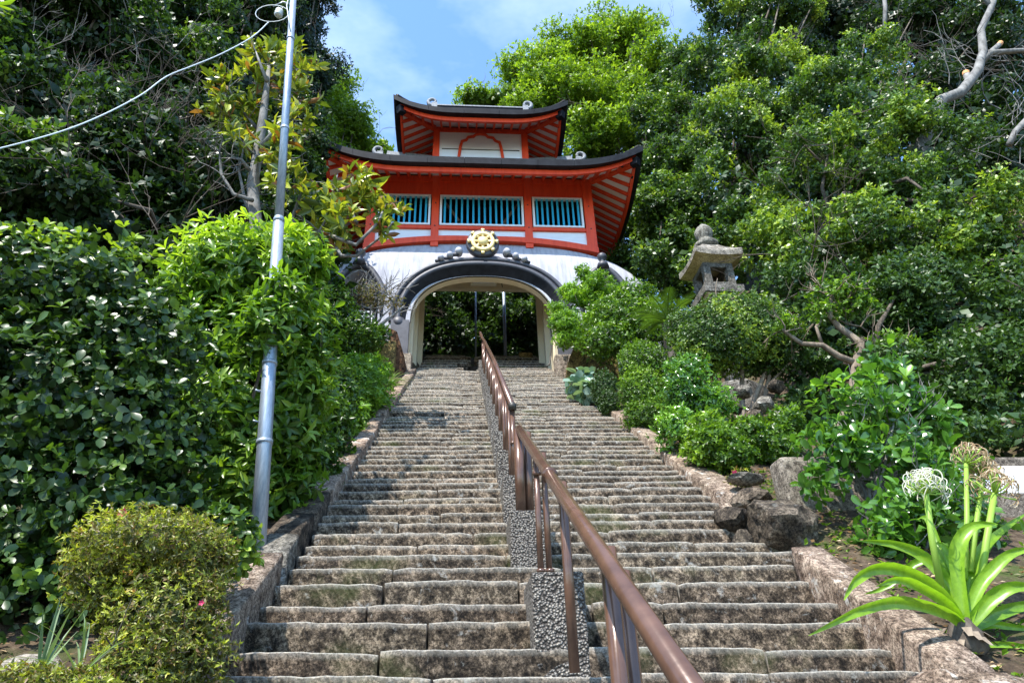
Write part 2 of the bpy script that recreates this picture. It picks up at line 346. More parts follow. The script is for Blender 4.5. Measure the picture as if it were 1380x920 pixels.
def make_leaves(name, mat_, parent, p, ax, k=1, size=.1, asp=.5, tmpl=T5, tilt=(50, 25), tone=None, upb=.3, droop=0, szvar=.32, stem=.25, smooth=False, zmin=None, tipr=.25):
    """k leaves whorled round every axis ax at p"""
    n = len(p)
    if zmin is not None:
        keep = p[:, 2] > zmin; p, ax = p[keep], ax[keep]; n = len(p)
    ax = nrm(ax + np.array([0, 0, upb]))
    ref = nrm(np.cross(ax, nrm(rng.normal(size=(n, 3))))); b2 = np.cross(ax, ref)
    P = np.repeat(p, k, 0); A = np.repeat(ax, k, 0); RF = np.repeat(ref, k, 0); B2 = np.repeat(b2, k, 0)
    N = n*k
    az = np.tile(np.arange(k)*2.4, n) + rng.normal(size=N)*.35
    tl = np.radians(tilt[0] + tilt[1]*rng.normal(size=N))
    rad = RF*np.cos(az)[:, None] + B2*np.sin(az)[:, None]
    D = A*np.cos(tl)[:, None] + rad*np.sin(tl)[:, None]
    D[:, 2] -= droop; D = nrm(D)
    Z = nrm(A - D*(A*D).sum(1)[:, None] + rng.normal(size=(N, 3))*.28); X = nrm(np.cross(D, Z)); Z = np.cross(X, D)
    sz = size*(1 + szvar*rng.normal(size=N)).clip(.45, 1.7)
    P = P + A*(rng.random(N)*stem*size)[:, None]
    tv, tf = tmpl; nv = len(tv)
    V = (P[:, None, :] + D[:, None, :]*(tv[None, :, 0:1]*sz[:, None, None]) + X[:, None, :]*(tv[None, :, 1:2]*(sz*asp)[:, None, None])
         + Z[:, None, :]*(tv[None, :, 2:3]*sz[:, None, None]))
    V = V.reshape(-1, 3)
    if tone is None: t = rng.random(N)*.8
    else: t = np.repeat(np.asarray(tone), k)[:N] if np.ndim(tone) else np.full(N, tone)
    t = (t + rng.normal(size=N)*.10).clip(0, 1)
    tl_ = []; starts = []; tot = []
    base = np.arange(N)*nv
    for f in tf: tl_.append(base[:, None] + np.array(f)[None, :])
    loops = np.concatenate([a.reshape(-1) for a in tl_]); cnt = np.concatenate([np.full(N, len(f)) for f in tf])
    me = bpy.data.meshes.new(name); me.vertices.add(len(V)); me.vertices.foreach_set('co', V.astype(np.float32).reshape(-1))
    me.loops.add(len(loops)); me.loops.foreach_set('vertex_index', loops.astype(np.int32))
    me.polygons.add(len(cnt)); me.polygons.foreach_set('loop_start', np.concatenate([[0], np.cumsum(cnt)[:-1]]).astype(np.int32))
    me.update(calc_edges=True)
    at_ = me.attributes.new('tone', 'FLOAT', 'POINT'); at_.data.foreach_set('value', np.repeat(t, nv).astype(np.float32))
    o = link_mesh(name, me, mat_, parent, smooth); o['kind'] = 'stuff'
    return o
def lobe(px, py, Y, rx, rz, ry=None):
    c = at(px, py, Y); s = mpp(px, py, Y)
    return (c.x, c.y, c.z, rx*s, (ry if ry else .8*rx*s), rz*s)
def clumps(lobes, n, cr=.35, flat=.7, fill=.25):
    """break big lobes into many small clumps lying on their surface"""
    lo = np.array([l[:6] for l in lobes], float); w = lo[:, 3]*lo[:, 5]; w = w/w.sum(); out = []
    for _ in range(n):
        l = lo[rng.choice(len(lo), p=w)]; d = rng.normal(size=3); d /= np.linalg.norm(d)
        if d[1] > .35 and rng.random() < .7: d[1] *= -1
        k = 1 - fill*rng.random(); s = cr*(.65 + .7*rng.random())
        out.append((l[0]+d[0]*l[3]*k, l[1]+d[1]*l[4]*k, l[2]+d[2]*l[5]*k, s, s, s*flat))
    return out
def twigs(mb, base, dirn, length, r, depth, spread=.6, n=3, upb=.15, seg=4, wig=.12):
    d = Vector(dirn).normalized(); p = Vector(base); pts = [p.copy()]
    for i in range(seg):
        d = (d + Vector((random.gauss(0, wig), random.gauss(0, wig), random.gauss(0, wig)+upb*.3))).normalized()
        p = p + d*(length/seg); pts.append(p.copy())
    mb.tube(pts, [r*(1-.45*i/seg) for i in range(seg+1)], 6 if r > .015 else 4, caps=False)
    if depth:
        for i in range(n):
            k = random.randint(max(1, seg-2), seg); q = pts[k]
            dd = (d + Vector((random.gauss(0, spread), random.gauss(0, spread), random.gauss(0, spread)+upb))).normalized()
            twigs(mb, q, dd, length*random.uniform(.55, .8), r*.55, depth-1, spread, n, upb, seg, wig)
def tips_of(mb): return None

def plant(name, label, cat, lobes, lmat, n, trunk=None, group=None, k=5, size=.08, asp=.5, tmpl=T5, tilt=(55, 22), shell=.6, bumpy=.16, tone=None, crown='foliage',
          upb=.35, stemr=.02, stems=3, bark='bark', cull=.55, droop=0, smooth=False, twig=0, fresh=0.0, szvar=.25, inner=0, topz=None):
    lo = np.array([l[:6] for l in lobes]); cx, cy = lo[:, 0].mean(), lo[:, 1].mean()
    gx, gy = trunk if trunk else (cx, cy); gz = ground_z(gx, gy)
    t = empty(name, (gx, gy, gz), label=label, cat=cat, group=group)
    p, nm = lobes_points(lobes, n, shell, bumpy, cull)
    g = np.array([0.0]*len(p)) if tone is None else np.full(len(p), float(tone))
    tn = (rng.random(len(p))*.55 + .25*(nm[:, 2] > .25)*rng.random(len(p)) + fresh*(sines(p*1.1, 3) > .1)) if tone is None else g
    if topz: tn = tn + .75*np.clip((p[:, 2]-topz[0])/(topz[1]-topz[0]), 0, 1)*(rng.random(len(p)) < .8)  # paler with height: new growth, and sunlit tops put into the colour
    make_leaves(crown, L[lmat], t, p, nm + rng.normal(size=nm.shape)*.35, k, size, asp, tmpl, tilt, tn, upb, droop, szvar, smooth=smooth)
    if inner:
        q, qn = lobes_points([(l[0], l[1]+.12*l[4], l[2], l[3]*.66, l[4]*.66, l[5]*.66) for l in lobes], inner, .5, .1, 0)
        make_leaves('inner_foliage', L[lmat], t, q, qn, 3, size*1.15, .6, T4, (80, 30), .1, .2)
    mb = MB(); top = Vector((cx, cy, lo[:, 2].mean()))
    for i in range(stems):
        b = Vector((gx+random.uniform(-1, 1)*stemr*3, gy+random.uniform(-1, 1)*stemr*3, gz-.1))
        l = lo[rng.integers(len(lo))]; tg = Vector((l[0], l[1], l[2]))
        mid = b.lerp(tg, .5) + Vector((random.gauss(0, .06), random.gauss(0, .06), 0))
        mb.tube([b, b.lerp(mid, .5)+Vector((random.gauss(0, .02), 0, .03)), mid, mid.lerp(tg, .6), tg], [stemr, stemr*.9, stemr*.75, stemr*.6, stemr*.35], 7)
        if twig:
            for q in range(twig): twigs(mb, mid.lerp(tg, random.uniform(.1, 1)), (random.gauss(0, 1), random.gauss(0, 1), .6), max(lo[:, 3].mean(), .15)*1.1, stemr*.4, 1)
    mb.build('trunk' if stems == 1 else 'stems', M[bark], t, True)
    return t

# ================================================================ SETTING
def build_ground():
    xs = np.concatenate([np.linspace(-40, -9, 14), np.linspace(-8, -2, 22), np.linspace(-1.9, 3.2, 26), np.linspace(3.5, 10, 22), np.linspace(12, 42, 14)])
    ys = np.concatenate([np.linspace(-40, -4, 10), np.linspace(-3, 20, 96), np.linspace(21, 60, 22)])
    rows = [[(x, y, ground_z(x, y)) for x in xs] for y in ys]
    mb = MB(); mb.grid(rows)
    nx, ny = len(xs), len(ys); ring = [(j, 0) for j in range(ny)]
    FAR = 900   # skirt out to the horizon
    def sk(edge, dx, dy):
        a = [edge[i] for i in range(len(edge))]; b = [(p[0]+dx*FAR, p[1]+dy*FAR, 3.0 if dy > 0 or dx else -1.6) for p in edge]
        mb.grid([a, b])
    sk([r[0] for r in rows], -1, 0); sk([r[-1] for r in rows], 1, 0); sk(rows[0], 0, -1); sk(rows[-1], 0, 1)
    mb.build('ground', M['soil'], None, True, kind='structure')
build_ground()

# ---- staircase: every step a row of separate stones
stair = empty('stone_staircase', (.5, 3.4, .2), kind='structure')
TR, RI = .2, .132
XL, XR = -1.10, 2.16
def step_stone(x0, x1, y, z, res, k, depth=.36, h=.24, rough=1.0, nm='step_stone', parent=stair, mt='step', dz0=0.0, dz1=0.0):
    nx = max(3, int((x1-x0)/res)); g = .006
    sd = random.random()*100
    prof = [(.02, -h), (.004, -.115), (.0, -.075), (.0, -.035), (.001, -.006), (.008, -.0), (.06, 0.001), (.2, 0), (depth, -.004)]
    wob = [0, .7, 1, 1, 1, 1, .5, .3, 0]
    rows = []
    for i in range(nx+1):
        t = i/nx; x = x0+g+(x1-x0-2*g)*t
        endr = .007*(max(0, 1-min(t, 1-t)*(x1-x0)/.03))**2
        low = (noise.noise((x*1.7+sd, k*3.1, 0))*.014 + noise.noise((x*6+sd, k*3.1, 5))*.007)*rough
        row = []
        for j, (py, pz) in enumerate(prof):
            nn = noise.noise((x*9+sd, pz*14, k*1.7)); n2 = noise.noise((x*24+sd, pz*30+5, k)); n3 = noise.noise((x*11, py*9+k, sd))
            dy = (nn*.013 + n2*.010)*wob[j]*rough + low*1.0*wob[j] + (endr if j < 6 else 0)
            dz = (n3*.007 + low*.8) * (1 if j >= 4 else .4) * rough - (endr*.8 if j >= 3 else 0)
            row.append((x, y+py+dy, z+pz+dz+dz0+(dz1-dz0)*t))
        rows.append(row)
    mb = MB(); mb.grid(rows)
    n = len(prof); mb.f += [tuple(range(n)), tuple(nx*n+j for j in range(n-1, -1, -1))]; mb.m += [0, 0]
    o = mb.build(nm, M[mt], parent, True)
    o.data.set_sharp_from_angle(angle=R(38))
    wv = np.tile([0, 0, 0, 0, .45, 1, .35, .2, .2], nx+1); at_ = o.data.attributes.new('worn_sunlit', 'FLOAT', 'POINT'); at_.data.foreach_set('value', wv.astype(np.float32))  # strongest on the nose: worn stone and painted sunlit edge together
    return o
k = 0
y = .75
while y < 13.85:
    z = slope(y)+.0
    far = y > 7.5
    xl = XL + random.uniform(-.03, .02) - (.0 if y > 4.3 else .02)
    if 4.35 < y < 4.95: xl -= .0
    xr = XR + random.uniform(-.02, .03) + (.16 if 4.55 < y < 5.35 else 0)
    # joints
    if far: cuts = [xl] + sorted([xl+(xr-xl)*(i+1)/3 + random.uniform(-.32, .32) for i in range(2)]) + [xr]
    else:
        m_ = random.choice([3, 4, 4]); cuts = [xl] + [xl+(xr-xl)*(i+1)/m_ + random.uniform(-.25, .25) for i in range(m_-1)] + [xr]
    lean = .03*sm(6, 2, y)
    for a, b in zip(cuts[:-1], cuts[1:]):
        jz = random.uniform(-.011, .011)
        fa = lambda x: (.5-x)*lean*.9
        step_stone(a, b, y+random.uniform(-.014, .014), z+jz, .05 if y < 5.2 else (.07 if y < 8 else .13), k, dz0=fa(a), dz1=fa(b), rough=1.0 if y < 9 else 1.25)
    k += 1; y += TR*random.uniform(.76, 1.26)
ytop = y
# inner flight under the gate and the lit steps behind it
for yy in (13.95, 14.15, 14.42, 14.95, 15.5, 16.0, 16.75, 17.0, 17.3):
    for a, b in ((-1.15, random.uniform(-.2, .2)), (random.uniform(.25, .5), random.uniform(1.1, 1.4)), (1.42, 2.1)):
        if a > 1.41: a = xe
        xe = b
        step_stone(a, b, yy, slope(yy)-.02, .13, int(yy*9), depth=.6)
mb = MB(); mb.box(-1.3, 2.2, 13.9, 17.6, 5.5, 6.85); mb.build('gate_landing', M['landing'], None, kind='structure')

# ---- side copings
def slab(nm, p0, p1, w, th, mt, parent, n=8, rough=1.0, inner=1, seed=None):
    """a coping stone lying along p0->p1 (inner edge), width w towards +-x, with its height th"""
    p0, p1 = Vector(p0), Vector(p1); sd = random.random()*50 if seed is None else seed
    prof = [(0, -th), (0, -th*.5), (.0, -.02), (.008, 0), (w*.35, .003), (w*.7, .004), (w-.012, -.0), (w, -.02), (w, -th)]
    rows = []
    for i in range(n+1):
        t = i/n; q = p0.lerp(p1, t); e = .008*(1 if i in (0, n) else 0)
        row = []
        for (u, v) in prof:
            a = noise.noise((q.y*3+sd, u*6, v*5))*.010*rough; b = noise.noise((q.y*7, u*9+sd, v*4+3))*.007*rough
            row.append((q.x + inner*u + a, q.y + (.01 if i == 0 else -.01 if i == n else 0), q.z + v + b - (e if v > -.05 else 0)))
        rows.append(row)
    mb = MB(); mb.grid(rows); m_ = len(prof); mb.f += [tuple(range(m_)), tuple(n*m_+j for j in range(m_-1, -1, -1))]; mb.m += [0, 0]
    return mb.build(nm, M[mt], parent, True)
lc = empty('left_stair_kerb', (-1.2, 3.4, .2), kind='structure')
for (a, b, w, h_, mt) in [(1.2, 2.0, .30, .13, 'coping'), (2.02, 2.75, .30, .14, 'coping'), (2.77, 3.4, .29, .14, 'coping'), (3.42, 4.3, .29, .15, 'coping'), (4.32, 4.62, .24, .13, 'greyrock'),
                          (4.64, 5.0, .22, .12, 'darkrock'), (5.02, 5.5, .2, .1, 'darkrock'), (5.52, 6.3, .2, .09, 'coping'), (6.32, 7.0, .17, .09, 'coping'), (7.02, 7.9, .18, .08, 'coping'), (7.93, 8.6, .16, .06, 'coping'),
                          (8.62, 9.6, .18, .08, 'coping'), (9.62, 10.5, .16, .07, 'coping'), (10.52, 11.5, .16, .08, 'coping'), (11.52, 12.7, .18, .08, 'coping'), (12.72, 13.6, .2, .08, 'coping')]:
    dx = random.uniform(-.015, .015)
    slab('coping_stone', (-1.10+dx, a, slope(a)+h_+.02), (-1.10+dx+random.uniform(-.02, .02), b, slope(b)+h_), w, .5, mt, lc, inner=-1, n=max(4, int((b-a)/.12)))
rc = empty('right_stair_kerb', (2.2, 3.4, .2), kind='structure')
for (a, b, w, h_, mt) in [(1.3, 2.2, .24, .10, 'coping'), (2.22, 3.15, .24, .10, 'coping'), (3.17, 4.42, .22, .09, 'coping'), (5.5, 6.3, .3, .05, 'coping'), (6.32, 7.2, .26, .05, 'coping'), (7.22, 8.1, .22, .05, 'coping'), (8.12, 9.2, .22, .05, 'coping'),
                          (9.22, 10.2, .2, .05, 'coping'), (10.22, 11.3, .2, .06, 'coping'), (11.32, 12.5, .2, .06, 'coping'), (12.52, 13.6, .22, .07, 'coping')]:
    slab('coping_stone', (2.16, a, slope(a)+h_+.02), (2.15+random.uniform(-.01, .02), b, slope(b)+h_), w, .5, mt, rc, inner=1, n=max(4, int((b-a)/.12)))

def rock(name, c, r, mt, seed, label=None, cat=None, parent=None, rot=0, sub=3, amp=.28, flat=False, group=None):
    bm = bmesh.new(); bmesh.ops.create_icosphere(bm, subdivisions=sub, radius=1)
    for v_ in bm.verts:
        d = v_.co.normalized(); q = d*1.1+Vector((seed*3.7, seed, 0))
        # angular: clamp towards a random set of planes
        k_ = 1 + amp*noise.noise(q) + amp*.35*noise.noise(q*2.7) + amp*.10*noise.noise(q*7)
        rs = random.Random(seed)
        for _ in range(16):
            pn = Vector((rs.gauss(0, 1), rs.gauss(0, 1), rs.gauss(0, 1))).normalized(); dd = d.dot(pn)
            if dd > .05: k_ = min(k_, .70/dd)
        k_ *= 1 + .10*noise.noise(q*3.1+Vector((5, 1, 2))) + .06*noise.noise(q*8) + .03*noise.noise(q*19)
        v_.co = Vector((d.x*r[0], d.y*r[1], d.z*r[2]))*k_
    me = bpy.data.meshes.new(name); bm.to_mesh(me); bm.free(); me.transform(Matrix.Rotation(rot, 4, 'Z')); me.transform(Matrix.Translation(c))
    o = link_mesh(name, me, M[mt], parent, not flat)
    me.set_sharp_from_angle(angle=R(32))
    if parent is None:
        me.transform(Matrix.Translation(-Vector(c))); o.location = c
    return meta(o, label=label, cat=cat, group=group)

# ---- centre footings of exposed aggregate
def footing(y, w=.27, dep=.5, x0=.33, nearb=False, rise=.33, label=''):
    z1 = slope(y)+rise; mb = MB(); mb.box(x0, x0+w, y, y+dep, slope(y)-.25, z1)
    o = mb.build('footing_block', M['aggregate'], None); bevel(o, .012, 2)
    c = Vector((x0+w/2, y, z1)); o.data.transform(Matrix.Translation(-c)); o.location = c
    return meta(o, label=label, cat='footing', group='concrete footings down the middle of the stairs')
foots = []
names = ['nearest concrete footing under the brown rail, pebbles showing, cut by the lower edge', 'large pebbly footing block with a pair of slim brown pipes standing on its top',
         'second wholly visible footing up the stairs, mossy yellow on its left edge', 'third footing up, weathered grey, in front of the wide brown double post', 'fourth footing block up the middle of the stairs',
         'fifth footing block up, where the two handrails meet', 'sixth footing block up the middle of the stairs', 'seventh footing block up the middle of the stairs', 'eighth footing block up the middle of the stairs',
         'ninth footing block up, small in the distance', 'tenth footing block up, small in the distance', 'eleventh footing block up, below the gate', 'twelfth footing block, close below the gate', 'thirteenth footing, just before the gate opening',
         'topmost footing block at the gate threshold']
fy = [2.85, 3.56] + [4.47+.745*i for i in range(13)]
for i, y in enumerate(fy):
    foots.append(footing(y, w=.27, dep=.52, x0=.44 if i == 0 else (.35 if i == 1 else .31), rise=.27 if i == 0 else (.36 if i == 1 else .33), label=names[i]))

# ---- handrails
def top_z(x, y):
    for i, f in enumerate(fy):
        if f <= y <= f+.52: return slope(f)+(.27 if i == 0 else .36 if i == 1 else .33)
    return slope(y)+.02
hl = empty('lower_handrail', (.45, 1.5, -.9), label='thick glossy brown steel pipe handrail, the lower one running toward the viewer', cat='handrail')
A = Vector((.24, .55, -.50)); B = Vector((.405, 4.62, 1.875)); A = B + (Vector((.47, 1.55, .06))-B)*1.35
def rail_at(y, a=A, b=B): t = (y-a.y)/(b.y-a.y); return a.lerp(b, t)
MB().tube([A, A.lerp(B, .5), B], .0315, 20).build('rail_pipe', M['rail'], hl, True)
c = rail_at(3.27); d = (B-A).normalized(); MB().tube([c-d*.012, c+d*.012], .0415, 20).build('joint_collar', M['rail'], hl, True)
def post(parent, x, y, r, ztop, zb=None, nm='post'):
    zb = top_z(x, y)-.03 if zb is None else zb
    return MB().tube([(x, y, zb), (x, y, ztop)], r, 12).build(nm, M['rail'], parent, True)
def clamp(parent, x, y, z, r): MB().tube([(x-.05, y, z), (x+.05, y, z)], .008, 6).lathe((x-.026, y, z-.012), [(r*1.15, 0), (r*1.15, .02)], 12).lathe((x+.026, y, z-.012), [(r*1.15, 0), (r*1.15, .02)], 12).build('clamp', M['rail'], parent, True)
post(hl, .395, 4.60, .036, 1.86); post(hl, .46, 4.66, .036, 1.86)
post(hl, .432, 3.86, .018, rail_at(3.86).z-.02); post(hl, .482, 3.88, .018, rail_at(3.88).z-.02)
clamp(hl, .457, 3.85, .72, .019); clamp(hl, .457, 3.85, 1.28, .019)
post(hl, .485, 3.20, .024, rail_at(3.2).z-.02, zb=.17)
post(hl, .50, 2.35, .03, rail_at(2.35).z-.02, zb=-.6); post(hl, .565, 2.45, .03, rail_at(2.45).z-.14, zb=-.6)
post(hl, .47, 1.5, .024, rail_at(1.5).z-.02, zb=-1.1)

hu = empty('upper_handrail', (.4, 5.25, 1.5), label='slender weathered brown handrail with many thin posts climbing into the gate', cat='handrail')
UP = [Vector((.405, 5.22, 2.325)), Vector((.41, 8.5, 4.52)), Vector((.385, 12.0, 6.83)), Vector((.36, 12.35, 7.08)), Vector((.33, 12.8, 7.48))]
MB().tube(UP, .031, 12).build('rail_pipe', M['rail'], hu, True)
MB().lathe(UP[0]+Vector((0, 0, -.03)), [(.036, 0), (.036, .05), (.02, .065)], 12).build('end_cap', M['cable'], hu, True)
def up_z(y):
    for a, b in zip(UP[:-1], UP[1:]):
        if a.y <= y <= b.y: return a.lerp(b, (y-a.y)/(b.y-a.y)).z
    return UP[-1].z
post(hu, .405, 5.24, .022, 2.31, zb=slope(5.24)+.3); post(hu, .455, 5.3, .022, 2.12, zb=slope(5.24)+.3)
clamp(hu, .43, 5.23, 2.0, .022)
y = 5.6
while y < 12.7:
    post(hu, .40 if y < 11 else .37, y, .014, up_z(y)-.015); y += .373
# tall vertical pipes of the rail beyond
def thin_pole(x, y, z1, r, lab, m_='steel'):
    c = Vector((x, y, slope(min(y, 17.6)))); t = empty('lamp_pole', c, label=lab, cat='pole')
    MB().tube([(x, y, c.z-.2), (x, y, z1)], r, 10).build('shaft', M[m_], t, True)
    MB().lathe((x, y, c.z-.1), [(r*2.4, 0), (r*2.4, .12), (r*1.2, .15)], 12).build('base_collar', M[m_], t, True)
thin_pole(.33, 18.2, 13.2, .03, 'thin pale steel pole seen through the arch, beside the top of the handrail')
thin_pole(1.27, 18.6, 14, .055, 'thicker dark blue-grey pole seen through the right half of the arch')

# ================================================================ GATE
GX = .42
gate = empty('temple_gate', (GX, 14.6, 7.0), label='red and white two-storey temple gate with black upturned roofs at the top of the stairs', cat='gate')
# -- white domed base
def base_solid():
    prof = [(5.6, 4.80, 13.42), (7.0, 4.78, 13.45), (8.4, 4.68, 13.5), (9.2, 4.52, 13.55), (9.7, 4.30, 13.60), (10.0, 4.08, 13.66), (10.28, 3.78, 13.74), (10.5, 3.46, 13.84), (10.68, 3.12, 13.94), (10.85, 2.7, 14.04), (11.0, 2.3, 14.13), (11.12, 2.02, 14.2), (11.24, 1.95, 14.26)]
    YB = 16.9; rows = []; n = 96
    for z, w, yf in prof:
        yc = (yf+YB - (yf-13.5))/2; hy = yc-yf; row = []
        for k_ in range(n):
            a = 2*math.pi*k_/n; c_, s_ = math.cos(a), math.sin(a); e = 2/5.5
            row.append((GX+w*math.copysign(abs(c_)**e, c_), yc+hy*math.copysign(abs(s_)**e, s_), z))
        rows.append(row)
    mb = MB(); mb.grid(rows, closed=True); mb.f += [tuple(range(n-1, -1, -1)), tuple((len(prof)-1)*n+k_ for k_ in range(n))]; mb.m += [0, 0]
    return mb.build('domed_base', [M['plaster'], M['cream'], M['interior']], None, True)
def prism(path, y0, y1, mi):
    mb = MB(); n = len(path); mb.add([(x, y0, z) for x, z in path]+[(x, y1, z) for x, z in path],
        [tuple(range(n)), tuple(range(2*n-1, n-1, -1))]+[(i, (i+1) % n, n+(i+1) % n, n+i) for i in range(n)], 0)
    return mb.build('cutter', [M['plaster'], M['cream'], M['interior']][mi:mi+1], None)
def arch_path(hw, zs, rise, zb, e=2.35, n=40, cx=GX):
    pts = [(cx-hw, zb), ]
    for i in range(n+1):
        a = math.pi - math.pi*i/n; c_, s_ = math.cos(a), math.sin(a)
        pts.append((cx+hw*math.copysign(abs(c_)**(2/e), c_), zs+rise*abs(s_)**(2/e)))
    pts.append((cx+hw, zb)); return pts
def rrect(hw, zb, zt, r, cx=GX):
    pts = [(cx-hw, zb), (cx-hw, zt-r)] + [(cx-hw+r-r*math.cos(a), zt-r+r*math.sin(a)) for a in (R(22), R(45), R(68))] + [(cx-hw+r, zt), (cx+hw-r, zt)]
    pts += [(cx+hw-r+r*math.sin(a), zt-r+r*math.cos(a)) for a in (R(22), R(45), R(68))] + [(cx+hw, zt-r), (cx+hw, zb)]; return pts
def ogee(hw, zb, zs, zt, cx, n=10):
    """bell-shaped window outline"""
    L_ = [(-hw*1.05, zb), (-hw, zs)]
    for i in range(1, n): t = i/n; L_.append((-hw*(1-t)**.5, zs+(zt-zs)*t**1.15))
    return [(cx+x, z) for x, z in L_] + [(cx, zt)] + [(cx-x, z) for x, z in reversed(L_)]
dome = base_solid()
cuts_ = [prism(arch_path(1.72, 8.2, 1.37, 5), 13.0, 13.95, 1), prism(rrect(1.82, 4.9, 10.2, .3), 13.86, 15.6, 1), prism(rrect(1.76, 8, 11.1, .3), 14.55, 15.601, 1),
         prism(rrect(1.55, 4.8, 10.54, .27), 15.5, 17.4, 1), prism(rrect(2.1, 4.7, 11.08, .27), 15.74, 17.5, 1)]
for sx in (-1, 1): cuts_.append(prism(ogee(.52, 8.1, 9.15, 9.72, GX+sx*3.02), 13.0, 14.3, 0)); 
for ct in cuts_:
    md = dome.modifiers.new('cut', 'BOOLEAN'); md.operation = 'DIFFERENCE'; md.object = ct; md.solver = 'EXACT'
    try: md.material_mode = 'TRANSFER'
    except Exception: pass
bpy.context.view_layer.update()
dg = bpy.context.evaluated_depsgraph_get(); me2 = bpy.data.meshes.new_from_object(dome.evaluated_get(dg)); dome.modifiers.clear(); dome.data = me2
for p in me2.polygons: p.use_smooth = False
for ct in cuts_: bpy.data.objects.remove(ct)
me2.shade_smooth() if hasattr(me2, 'shade_smooth') else None
try: me2.set_sharp_from_angle(angle=R(28))
except Exception: pass
dome.parent = gate; me2.transform(Matrix.Translation(-Vector(gate.location)))
# dark rooms behind the bell windows
for sx in (-1, 1):
    cx = GX+sx*3.02
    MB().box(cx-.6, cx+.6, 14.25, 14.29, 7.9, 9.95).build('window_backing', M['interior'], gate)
    pth = ogee(.60, 8.0, 9.15, 9.86, cx)
    MB().tube([(x, 13.58, z) for x, z in pth], .085, 8).build('bell_window_moulding', M['moulding'], gate, True)
    w = MB().box(cx-.4, cx+.4, 13.8, 13.84, 8.62, 8.66).build('window_lattice', M['whiteframe'], gate)
    for i in range(5): MB().box(cx-.36+i*.18-.014, cx-.36+i*.18+.014, 13.79, 13.85, 8.12, 8.66).build('lattice_bar', M['whiteframe'], w)
    for zz in (8.3, 8.48): MB().box(cx-.4, cx+.4, 13.8, 13.83, zz, zz+.025).build('lattice_bar', M['whiteframe'], w)
    f = MB().lathe((cx, 13.50, 9.93), [(.16, -.12), (.13, 0), (.07, .06), (.055, .1), (.10, .14), (.125, .2), (.115, .26), (.07, .31), (.02, .34)], 14).build('window_finial', M['moulding'], gate, True)
# arch mouldings: two rolls and a band
ap = arch_path(1.0, 0, 1.0, -1, 2.35, 44, 0)[1:-1]
def arch_ring(off, yy, r, mt, nm, zlow=8.15):
    pts = [(GX+x*(1.72+off), yy, 8.2+z*(1.37+off)) for x, z in ap]
    pts = [(pts[0][0], yy, zlow)] + pts + [(pts[-1][0], yy, zlow)]
    return MB().tube(pts, r, 10).build(nm, M[mt], gate, True)
arch_ring(.44, 13.50, .06, 'moulding', 'arch_outer_roll'); arch_ring(.28, 13.47, .075, 'moulding', 'arch_inner_roll')
rows = [[(GX+x*(1.72+o), yy, 8.2+z*(1.37+o)) for x, z in ap] for o, yy in ((-.012, 13.63), (-.006, 13.60), (.20, 13.40), (.21, 13.47), (.43, 13.49), (.46, 13.62))]
MB().grid(rows).build('arch_shadow_band', M['black'], gate, False)  # black colour stands in for the shade below the rolls
for sx in (-1, 1):   # grey jamb strips and scroll ends
    x0, x1 = sorted((GX+sx*1.722, GX+sx*2.14))
    MB().box(x0, x1, 13.36, 13.62, 6.7, 8.14).build('jamb', M['moulding'], gate)
    MB().lathe((GX+sx*1.98, 13.45, 8.12), [(.15, -.1), (.17, 0), (.1, .1)], 14, axis='Y').build('moulding_scroll', M['moulding'], gate, True)
    x0, x1 = sorted((GX+sx*1.62, GX+sx*2.2)); o = MB().box(x0, x1, 13.28, 13.66, 6.4, 7.22).build('jamb_footing', M['concrete'], gate); bevel(o, .02)
    for yy, xo in ((14.1, 1.78), (15.0, 1.75)):    # pilasters inside
        x0, x1 = sorted((GX+sx*(xo-.10), GX+sx*(xo+.1))); MB().box(x0, x1, yy, yy+.22, 6.5, 10.1 if yy < 15 else 10.9).build('inner_pilaster', M['cream'], gate)
# wheel of the law
WZ, WY = 10.44, 13.36
wheel = empty('wheel_emblem', (GX, WY, WZ)); wheel.parent = gate; wheel.location = Vector((GX, WY, WZ))-Vector(gate.location)
def wpart(mb, nm, m_): return mb.build(nm, M[m_], wheel, True)
o = MB().lathe((GX, WY, WZ), [(.38, -.16), (.415, -.14), (.415, -.03), (.38, -.0)], 40, axis='Y').build('backing_disc', M['moulding'], wheel, True)
ring = MB(); n = 40
rows = [[(GX+r_*math.cos(2*math.pi*k_/n), WY+yy, WZ+r_*math.sin(2*math.pi*k_/n)) for k_ in range(n)] for r_, yy in ((.20, -.0), (.20, -.05), (.22, -.07), (.28, -.07), (.30, -.05), (.30, 0))]
ring.grid(rows, closed=True); wpart(ring, 'wheel_rim', 'gold')
wpart(MB().lathe((GX, WY, WZ), [(.14, 0), (.135, .07), (.08, .11), (.02, .12)], 24, axis='Y'), 'wheel_hub', 'gold')
for k_ in range(8):
    a = 2*math.pi*k_/8; d = Vector((math.cos(a), 0, math.sin(a)))
    s_ = MB(); c = Vector((GX, WY-.035, WZ)); s_.bar(c+d*.1, c+d*.33, .055, .05, upv=(0, 1, 0)); s_.bar(c+d*.325, c+d*.385, .085, .055, upv=(0, 1, 0)); wpart(s_, 'wheel_spoke', 'gold')
